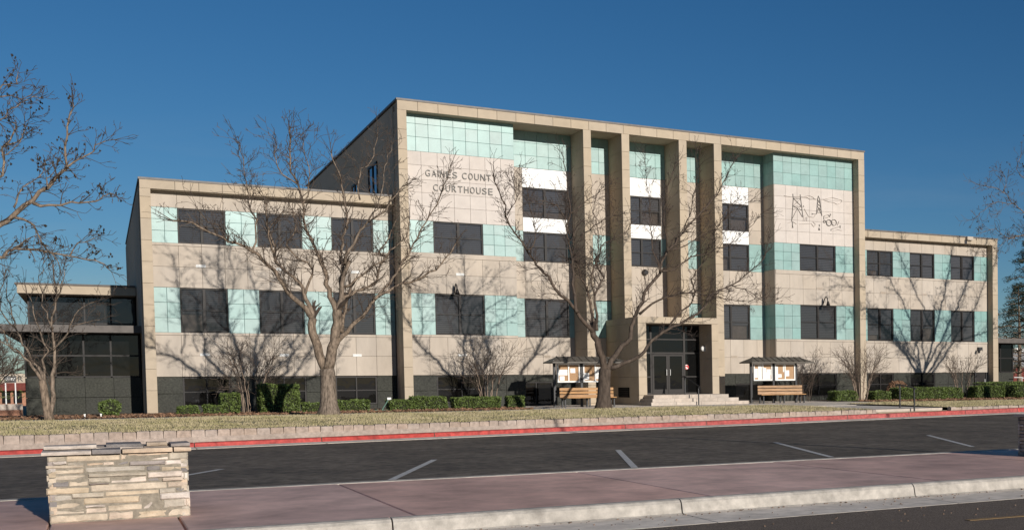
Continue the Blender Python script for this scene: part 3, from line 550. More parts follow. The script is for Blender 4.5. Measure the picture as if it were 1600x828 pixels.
art('tractor_relief', [[(720, 470), (722, 430), (770, 415), (790, 440)], [(790, 440), (800, 405)], [(795, 405), (808, 415)], [(740, 450), (775, 445)], [(805, 585), (915, 550)], [(805, 585), (805, 605)], [(915, 540), (915, 572)], [(880, 540), (900, 490)]], .011, 'art')
art('landscape_relief', [[(260, 205), (340, 215), (420, 208), (520, 215), (560, 240), (620, 235)], [(500, 205), (545, 195), (590, 210), (620, 240), (640, 235)], [(700, 235), (760, 225), (820, 210), (880, 225), (940, 240), (925, 275), (880, 290), (840, 270), (780, 262), (720, 240)], [(430, 530), (570, 520), (600, 560)], [(480, 495), (482, 440), (500, 420)], [(500, 495), (505, 450)], [(520, 495), (522, 445)], [(490, 350), (540, 440), (600, 450), (620, 420)], [(300, 520), (350, 500), (400, 530)], [(820, 610), (880, 590), (935, 600)], [(480, 310), (490, 330), (470, 330)], [(590, 500), (620, 530), (600, 560)]], .008, 'artfine')
# ---------------------------------------------------------------- glazed annexes at both ends
def annex(s, label):
    mx = lambda x: x if s > 0 else (WL+WR)-x; t = thing('annex', label, 'building', (mx(-.4), 67, G)); o = Vector(t.location)
    def B(*bs): 
        b = PB()
        for x0, x1, *q in bs: x0, x1 = sorted((mx(x0), mx(x1))); b.box(x0, x1, *q)
        return b
    def add(b, n, m, p=t): return b.build(n, M[m], p, off=o if p is t else o)
    add(B((-3.02, 1.66, 71.8, 85, 4.46, 4.86)), 'upper_roof', 'tan'); add(B((-3.1, 1.66, 71.74, 72.0, 4.865, 4.95)), 'coping', 'roofbrown'); add(B((-3.1, 1.66, 72.0, 85.2, 4.865, 4.93)), 'roof_deck', 'membrane')
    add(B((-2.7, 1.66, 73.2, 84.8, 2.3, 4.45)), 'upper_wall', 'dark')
    add(B((-14 if s > 0 else -8, 1.68, 65.7, 68.6, 2.42, 2.74), (-3.4, 1.64, 68.6, 84, 2.42, 2.7)), 'canopy', 'roofbrown')
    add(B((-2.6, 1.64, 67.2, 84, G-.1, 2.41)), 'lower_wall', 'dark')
    for z0, z1 in ((G-.1, -.46), (-.45, .43)):
        for i in range(4):
            x0 = -2.65+1.08*i; add(B((x0+.006, x0+1.074, 67.0, 67.19, z0+.005, z1-.005)), 'base_slab', 'base')
        add(B((-2.66, -2.61, 67.2, 84, z0+.005, z1-.005)), 'base_slab', 'base')
    def glazing(name, xs_, zs_, Y, gm, w_=.07):
        bs = [(x-w_/2, x+w_/2, Y, Y+.12, zs_[0], zs_[-1]) for x in xs_]
        for z in zs_: bs += [(xs_[i]+w_/2, xs_[i+1]-w_/2, Y+.005, Y+.115, z-w_/2, z+w_/2) for i in range(len(xs_)-1)]
        f = add(B(*bs), name, 'bronze')
        for i in range(len(xs_)-1):
            for k in range(len(zs_)-1): add(B((xs_[i]+w_/2, xs_[i+1]-w_/2, Y+.05, Y+.06, zs_[k]+w_/2, zs_[k+1]-w_/2)), 'pane', gm, f)
    glazing('window_wall', [-2.62, -1.55, -.5, .52, 1.6], [.47, 1.42, 2.38], 67.02, 'glassdark'); glazing('window_wall', [-2.66, -1.6, -.45, .62, 1.6], [2.78, 3.12, 4.4], 73.05, 'glass')
    for i in range(2): add(B((-2.0+1.25*i, -.95+1.25*i, 67.15, 67.18, 1.75, 1.98)), 'inner_light_strip', 'blind')
    return t
annex(1, 'low glazed annex with flat canopy left of the courthouse'); annex(-1, 'low glazed annex with flat canopy right of the courthouse')
# ---------------------------------------------------------------- entrance steps and handrails
st = thing('entrance_steps', 'three pale stone steps below the double glass doors', 'steps', (24.7, 57.5, G)); so_ = Vector(st.location)
for k, (y0, x0, x1, z0, z1) in enumerate(((57.9, 22.75, 26.8, -.83, -.65), (57.55, 22.55, 27.2, -1.0, -.825), (57.2, 22.35, 27.6, G-.05, -.995))):
    n = 4; 
    for i in range(n):
        p, q = x0+(x1-x0)*i/n, x0+(x1-x0)*(i+1)/n; PB().box(p+.006, q-.006, y0, y0+.6 if k else EY+.02, z0, z1).build('step_block', M['concrete'], st, off=so_)
    if k: PB().box(x0+.02, x1-.02, y0+.6, EY-.02, G-.05, z1-.01).build('step_core', M['concrete'], st, off=so_)
def handrail(label, a_, b_, ext):
    t = thing('handrail', label, 'handrail', (a_[0], a_[1], a_[2])); o = Vector(t.location)
    for x, y, z0, z1 in (a_, b_): PB().box(x-.025, x+.025, y-.025, y+.025, z0, z1).build('post', M['blackmetal'], t, off=o)
    p = Vector((a_[0], a_[1], a_[3])); q = Vector((b_[0], b_[1], b_[3])); d = (q-p); b = PB(); b.tube([p-Vector((0, -ext, 0)), p+Vector((0, 0, .01)), q+Vector((0, 0, .01)), q+d*.12], .03, 8); b.build('rail', M['blackmetal'], t, off=o)
handrail('black metal handrail on the entrance steps in front of the doors', (24.75, 58.7, -.65, .26), (24.75, 57.0, G, -.22), .3)
handrail('black metal handrail at the path steps by the red kerb', (27.75, 43.1, G, -.21), (27.55, 41.7, -1.36, -.345), .35)
# ---------------------------------------------------------------- notice kiosks and benches
def kiosk(x0, Y, label, papers):
    t = thing('notice_kiosk', label, 'notice board', (x0+1.33, Y, G), 'roofed notice kiosks by the entrance'); o = Vector(t.location); B = lambda: PB()
    for x in (x0, x0+1.29, x0+2.62): PB().box(x-.055, x+.055, Y-.055, Y+.055, G, .97).build('post', M['blackmetal'], t, off=o)
    rf = PB(); xa, xb, ya, yb, zr = x0-.3, x0+3.35, Y-.75, Y+.75, 1.25; xr0, xr1 = xa+.42, xb-.5
    E = [(xa, ya, .93), (xb, ya, .93), (xb, yb, .93), (xa, yb, .93)]; E2 = [(p[0], p[1], .985) for p in E]; R_ = [(xr0, Y, zr), (xr1, Y, zr)]
    rf.poly(E[::-1]); 
    for i in range(4): rf.poly([E[i], E[(i+1) % 4], E2[(i+1) % 4], E2[i]])
    rf.poly([E2[0], E2[1], R_[1], R_[0]]).poly([E2[2], E2[3], R_[0], R_[1]]).poly([E2[1], E2[2], R_[1]]).poly([E2[3], E2[0], R_[0]]); ro = rf.build('roof', M['roofmetal'], t, off=o)
    for k in range(9):
        x = xr0+(xr1-xr0)*k/8
        for sy, ye in ((-1, ya), (1, yb)): PB().bar((x, Y, zr+.015), (x, ye, 1.0), .03, .03).build('seam', M['roofmetal'], ro, off=o)
    for i, (c0, c1) in enumerate(((x0+.12, x0+1.2), (x0+1.36, x0+2.55))):
        f = PB().box(c0, c1, Y-.09, Y+.05, .02, .09).box(c0, c1, Y-.09, Y+.05, .85, .91).box(c0, c0+.06, Y-.09, Y+.05, .09, .85).box(c1-.06, c1, Y-.09, Y+.05, .09, .85).box((c0+c1)/2-.03, (c0+c1)/2+.03, Y-.085, Y+.05, .09, .85).build('notice_case', M['paper'], t, off=o)
        PB().box(c0+.06, c1-.06, Y-.03, Y+.03, .09, .85).build('cork_board', M['board'], f, off=o)
        for (u0, u1, w0, w1) in papers[i]: PB().box(c0+.07+u0*(c1-c0-.14), c0+.07+u1*(c1-c0-.14), Y-.036-random.random()*.004, Y-.031, .1+w0*.74, .1+w1*.74).build('paper', M['paper'], f, off=o)
    return t
def bench(x0, Y, label):
    t = thing('bench', label, 'bench', (x0+1.4, Y, G), 'wooden benches below the notice boards'); o = Vector(t.location)
    for k, (z0, z1) in enumerate(((-.36, -.24), (-.52, -.40), (-.69, -.555))): PB().box(x0, x0+2.6, Y+.03-.01*k, Y+.075-.01*k, z0, z1).build('back_plank', M['wood'], t, off=o)
    for k in range(3): PB().box(x0, x0+2.6, Y-.12-.15*k, Y+.005-.15*k, -.725, -.685).build('seat_plank', M['wood'], t, off=o)
    for x in (x0+.12, x0+1.3, x0+2.48):
        PB().box(x-.03, x+.03, Y-.42, Y-.36, G, -.73).box(x-.03, x+.03, Y+.02, Y+.08, G, -.73).box(x-.03, x+.03, Y-.42, Y+.08, -.77, -.726).build('leg', M['blackmetal'], t, off=o)
        PB().box(x-.03, x+.03, Y+.08, Y+.12, -.77, -.22).build('back_support', M['blackmetal'], t, off=o)
kiosk(28.13, 58, 'dark roofed notice kiosk right of the entrance steps', ([(0, .2, .1, .75), (.22, .44, 0, .98), (.46, .72, .2, .8), (.55, .98, 0, .5), (.74, 1, .3, .7)], [(.1, .32, .1, .35), (0, .12, 0, .9), (.5, .75, .2, .62), (.4, .5, .5, .98)]))
kiosk(17.88, 58, 'dark roofed notice kiosk partly behind the forked tree left of the entrance', ([(0, .45, .35, .72), (.05, .3, .02, .3), (.6, .85, .5, .8)], [(0, .22, .05, .5), (.5, .68, .1, .9), (.7, .98, .4, .9)]))
bench(28.25, 57.45, 'slatted wooden bench under the right kiosk'); bench(17.95, 57.45, 'slatted wooden bench under the left kiosk beside the forked tree')
# ---------------------------------------------------------------- ledge-stone piers on the walkway
FRONT = '''100,245,150,205,4 145,255,195,226,1,p 252,705,140,202,0 710,770,135,192,3 775,1127,122,159,3 780,1127,160,200,1 1134,1303,122,190,4
262,398,208,240,4 425,562,212,240,3 566,650,208,238,3 655,780,198,238,2 788,1097,200,240,5,p 1100,1247,194,240,1 1252,1303,194,245,4
85,396,232,264,0 92,130,268,315,4 134,397,268,314,0 408,922,244,302,4 930,1055,242,298,2 1060,1305,248,298,0
90,428,318,374,0 434,928,306,340,4,p 942,1247,297,350,1,p 1252,1303,305,388,4
98,132,380,434,4 137,265,380,434,2 270,432,378,430,0 430,612,348,394,4 440,605,396,412,5,p 618,932,342,402,1 940,1065,354,390,2 1070,1250,352,388,3,p
82,440,436,498,0 446,1108,400,470,0 1112,1295,392,446,3
95,133,504,578,3 138,288,503,560,4 294,558,485,530,4,p 568,1038,468,516,0 1042,1180,452,500,4,p 1184,1265,446,490,2 1270,1303,432,492,4
100,382,562,634,0 386,862,524,588,0 863,882,527,575,1 886,1038,528,647,1 1044,1307,494,552,1,p
102,142,640,686,4 146,394,630,686,0 400,562,596,617,1,p 398,578,620,676,3 584,887,592,656,0 1043,1068,554,642,4 1072,1262,552,630,4 1266,1310,542,626,3
102,586,682,764,0 590,802,660,744,3 806,1102,650,726,0 1104,1308,637,712,0'''
def stone(p0, p1, z0, z1, f, depth, m, t, o, nx=3):   # f maps (along, out, z) to world; face is a jittered, bevelled slab
    v = []; b = PB(); c = min(.012, (z1-z0)*.18); X = [p0, p0+c]+[p0+(p1-p0)*(i+1)/(nx) for i in range(nx-1)]+[p1-c, p1]
    jz0 = [random.uniform(0, .006) for _ in X]; jz1 = [-random.uniform(0, .006) for _ in X]; jo = [random.uniform(-.005, .005) for _ in X]
    n = len(X); rows = [(0, z0, jz0), (1, z0+c, jz0), (1, (z0+z1)/2, jz0), (1, z1-c, jz1), (0, z1, jz1)]
    for e, z, jz in rows:
        for i in range(n): v.append(f(X[i], (depth+jo[i]+random.uniform(-.004, .004)) if (e and 0 < i < n-1) else depth-c*.8+jo[i]*.4, z+jz[i]))
    for i in (0, n-1):
        pass
    F = [(r_*n+i, r_*n+i+1, (r_+1)*n+i+1, (r_+1)*n+i) for r_ in range(4) for i in range(n-1)]
    k = len(v)
    for z, jz in ((z0, jz0), (z1, jz1)):
        for i in range(n): v.append(f(X[i], -.05, z+jz[i]))
    F += [(i+1, i, k+i, k+i+1) for i in range(n-1)] + [(4*n+i, 4*n+i+1, k+n+i+1, k+n+i) for i in range(n-1)]
    F += [(0, n, 2*n, 3*n, 4*n, k+n, k)[::-1], (n-1, 2*n-1, 3*n-1, 4*n-1, 5*n-1, k+2*n-1, k+n-1)]
    b.v = v; b.f = F; b.mi = [0]*len(F); return b.build('stone', m, t, off=o)
def rand_rows(Wd, H):
    z = 0; out = []
    while z < H-.02:
        h = min(random.uniform(.045, .085), H-z)
        if H-z-h < .03: h = H-z
        x = 0
        while x < Wd-.02:
            l = min(random.choice((.1, .16, .25, .36, .45)), Wd-x)
            if Wd-x-l < .06: l = Wd-x
            out.append((x+.004, x+l-.004, z+.004, z+h-.004, random.choice((0, 0, 0, 1, 2, 3, 4, 4, 5)), random.random() < .15)); x += l
        z += h
    return out
def stone_pier(X0, Y0, zb, Wd, Dp, H, label, front=None):
    t = thing('stone_pier', label, 'pier', (X0+Wd/2, Y0+Dp/2, zb)); o = Vector(t.location)
    PB().box(X0+.03, X0+Wd-.03, Y0+.03, Y0+Dp-.03, zb-.02, zb+H).build('mortar_core', M['mortar'], t, off=o)
    PB().box(X0+.012, X0+Wd-.012, Y0+.007, Y0+.05, zb-.01, zb+H-.01).build('mortar', M['mortar'], t, off=o)
    faces = [((lambda s_, q, z: (X0+s_, Y0-q+.02, zb+z)), Wd, front), ((lambda s_, q, z: (X0+Wd-s_, Y0+Dp+q-.02, zb+z)), Wd, None), ((lambda s_, q, z: (X0-q+.02, Y0+Dp-s_, zb+z)), Dp, None), ((lambda s_, q, z: (X0+Wd+q-.02, Y0+s_, zb+z)), Dp, None)]
    for fi, (f, wd, fr) in enumerate(faces):
        for (p, q, z0, z1, c, pr) in (fr or rand_rows(wd, H-.005)): stone(p, q, z0, z1, f, (.045 if pr else random.uniform(.014, .022)) if fi == 0 else random.uniform(.008, .016), STONES[c], t, o, max(2, int((q-p)/.12)))
    # cap of overhanging flags, two thin layers
    ci = [(1, .33), (2, .19), (1, .0), (3, .36), (3, .13)]
    def cap(x0, x1, y0, y1, z0, z1, c):
        b = PB(); g = .004; j = lambda: random.uniform(-.012, .012); pts = [(x0+g, y0+j()), ((x0+x1)/2, y0+j()), (x1-g, y0+j()), (x1-g, y1+j()), ((x0+x1)/2, y1+j()), (x0+g, y1+j())]
        n = len(pts); dz = j()*.5; b.v = [(x, y, z0) for x, y in pts]+[(x, y-.008 if y < (y0+y1)/2 else y, (z0+z1)/2) for x, y in pts]+[(x, y+.006, z1+dz+random.uniform(-.004, .004)) for x, y in pts]
        b.f = [tuple(range(n))[::-1], tuple(range(2*n, 3*n))]+[(k*n+i, k*n+(i+1) % n, (k+1)*n+(i+1) % n, (k+1)*n+i) for k in (0, 1) for i in range(n)]; b.mi = [0]*len(b.f); b.build('cap_stone', STONES[c], t, off=o)
    x0, x1 = X0-.045, X0+Wd+.03; L_ = x1-x0; z = zb+H
    for k, (fa, fb, c) in enumerate(((0, .325, 1), (.325, .52, 2), (.525, .87, 3), (.875, 1, 3))): cap(x0+L_*fa, x0+L_*fb, Y0-.06, Y0+.3, z+.004, z+.042+.006*(k == 2), c)
    for ya, yb in ((Y0+.3, Y0+.62), (Y0+.62, Y0+.93), (Y0+.93, Y0+Dp+.05)):
        s_ = random.uniform(.25, .4); e = random.uniform(.62, .75)
        for fa, fb in ((0, s_), (s_, e), (e, 1)): cap(x0+L_*fa, x0+L_*fb, ya+.004, yb-.004, z+.004, z+.04+random.uniform(0, .015), random.choice((1, 4, 5, 3, 4)))
    for fa, fb, c, ya, yb in ((.01, .36, 1, .22, .6), (.42, .67, 2, .5, 1.0), (.7, .85, 3, .45, .8), (.86, 1, 5, .1, .7)): cap(x0+L_*fa, x0+L_*fb, Y0+ya, Y0+yb, z+.052, z+.085, c)
fr = []
PW, PH = 1.225, .69
for tok in FRONT.split():
    q = tok.split(','); x0, x1, y0, y1, c = map(float, q[:5]); U = lambda x: (x-95)/(1306-95); xm = U((x0+x1)/2); yb = 765-58*xm; yt = 146-28*xm; Zf = lambda y: (yb-y)/(yb-yt)*PH
    fr.append((max(-.012, U(x0)*PW), min(PW+.012, U(x1)*PW), max(.002, Zf(y1)), min(PH-.002, Zf(y0)), int(c), len(q) > 5))
stone_pier(-.455, 15.25, zw, PW, 1.22, PH, 'waist-high pier of layered tan and white ledge stone at the left of the red walkway', fr)
stone_pier(13.57, 15.98, zw, 1.22, 1.22, PH+.01, 'ledge stone pier cut off by the right edge of the photo')
# ---------------------------------------------------------------- vegetation
def curve(pts, seg=.35):    # smooth a polyline
    P = [Vector(p) for p in pts]; out = []
    for i in range(len(P)-1):
        p0, p1, p2, p3 = P[max(0, i-1)], P[i], P[i+1], P[min(len(P)-1, i+2)]; n = max(2, int((p2-p1).length/seg))
        for k in range(n):
            t = k/n; out.append(.5*((2*p1)+(p2-p0)*t+(2*p0-5*p1+4*p2-p3)*t*t+(3*p1-p0-3*p2+p3)*t**3))
    out.append(P[-1]); return out
def rv(): return Vector((random.gauss(0, 1), random.gauss(0, 1), random.gauss(0, 1)))
def grow(acc, p, d, L, r, lvl, up, rmin, tips):
    n = max(3, int(L/.16)); pts = [p.copy()]; rad = [r]; d = d.normalized()
    for i in range(n):
        d = (d+rv()*.17+Vector((0, 0, up*.05))).normalized(); p = p+d*(L/n); pts.append(p.copy()); rad.append(max(rmin, r*(1-.75*(i+1)/n)))
    acc.append((pts, rad))
    if lvl <= 0: tips.append(pts[-1]); return
    k = max(2, int(L/.26))
    for j in range(k):
        t = random.uniform(.2, 1.); i = min(n-1, int(t*n)); dd = (pts[i+1]-pts[i]).normalized(); e = rv(); e = (e-dd*e.dot(dd)).normalized()
        ang = random.uniform(.45, .95); nd = dd*math.cos(ang)+e*math.sin(ang)+Vector((0, 0, up*.25)); grow(acc, pts[i+1], nd, L*random.uniform(.4, .72)*(1.15-t*.5), max(rmin, rad[i+1]*.65), lvl-1, up, rmin, tips)
def bare_tree(name, T, label, cat='tree', up=.6, rmin=.0065, lvl=2, dens=1., bark='bark', twig='twig', husks=0, group=None, wig=.075, sc=1., flare=True):
    tp, r0, r1 = T['trunk']; t = thing(name, label, cat, tp[0], group); o = Vector(t.location); b = PB(); c = curve(tp, .2); n = len(c)
    rad = [r0+(r1-r0)*i/(n-1) for i in range(n)]
    if flare:
        for i in range(n):
            h = (c[i]-c[0]).length; rad[i] *= 1+.55*math.exp(-h*5)
        c[0].z -= .1
    b.tube(c, rad, 12); b.build('trunk', M[bark], t, True, off=o); acc = []; tips = []
    for pts, q0, q1 in T['limbs']:
        c = curve(pts, .22); n = len(c); ph = random.uniform(0, 6)
        for i in range(1, n-1): c[i] += rv()*wig*.35+Vector((math.sin(i*.9+ph), math.cos(i*.7+ph), math.sin(i*.6+2*ph)))*wig*.4
        rad = [max(rmin, (q0+(q1-q0)*(i/(n-1))**.45)*.92) for i in range(n)]; b = PB(); b.tube(c, rad, 8 if q0 > .05 else 5); b.build('limb', M[bark], t, True, off=o)
        Lt = sum((c[i+1]-c[i]).length for i in range(n-1)); k = int(Lt*1.9*dens)+2
        for j in range(k):
            f = .22+.78*(j+random.random())/k; i = min(n-2, int(f*(n-1)))
            if rad[i] > .1: continue
            dd = (c[i+1]-c[i]).normalized(); e = rv(); e = (e-dd*e.dot(dd)).normalized(); ang = random.uniform(.5, 1.05)
            grow(acc, c[i], dd*math.cos(ang)+e*math.sin(ang)+Vector((0, 0, up*.3)), sc*random.uniform(.25, 1.05)*(1.2-.5*f), max(rmin, min(.022, rad[i]*.6)), lvl+random.choice((1, 0, 0, 0, -1)), up, rmin, tips)
        for j in range(3): grow(acc, c[-1], (c[-1]-c[-2]).normalized()+rv()*.35, sc*random.uniform(.5, .9), max(rmin, rad[-1]*.9), lvl-1, up, rmin, tips)
    b = PB()
    for pts, rad in acc: b.tube(pts, rad, 3, 0, False)
    q = b.build('twig_crown', M[twig], t, off=o); q['kind'] = 'stuff'
    if husks:
        b = PB()
        for k in range(husks):
            p = random.choice(tips)
            for m_ in range(random.choice((1, 2, 3))):
                s_ = random.uniform(.018, .034); c_ = p+rv()*.05; pts = [c_+Vector((0, 0, s_*1.3)), c_+Vector((s_*.4, 0, 0)), c_-Vector((0, 0, s_*1.3))]; b.tube(pts, [s_*.3, s_, s_*.25], 5)
        q = b.build('nut_husks', M['husk'], t, off=o); q['kind'] = 'stuff'
    return t
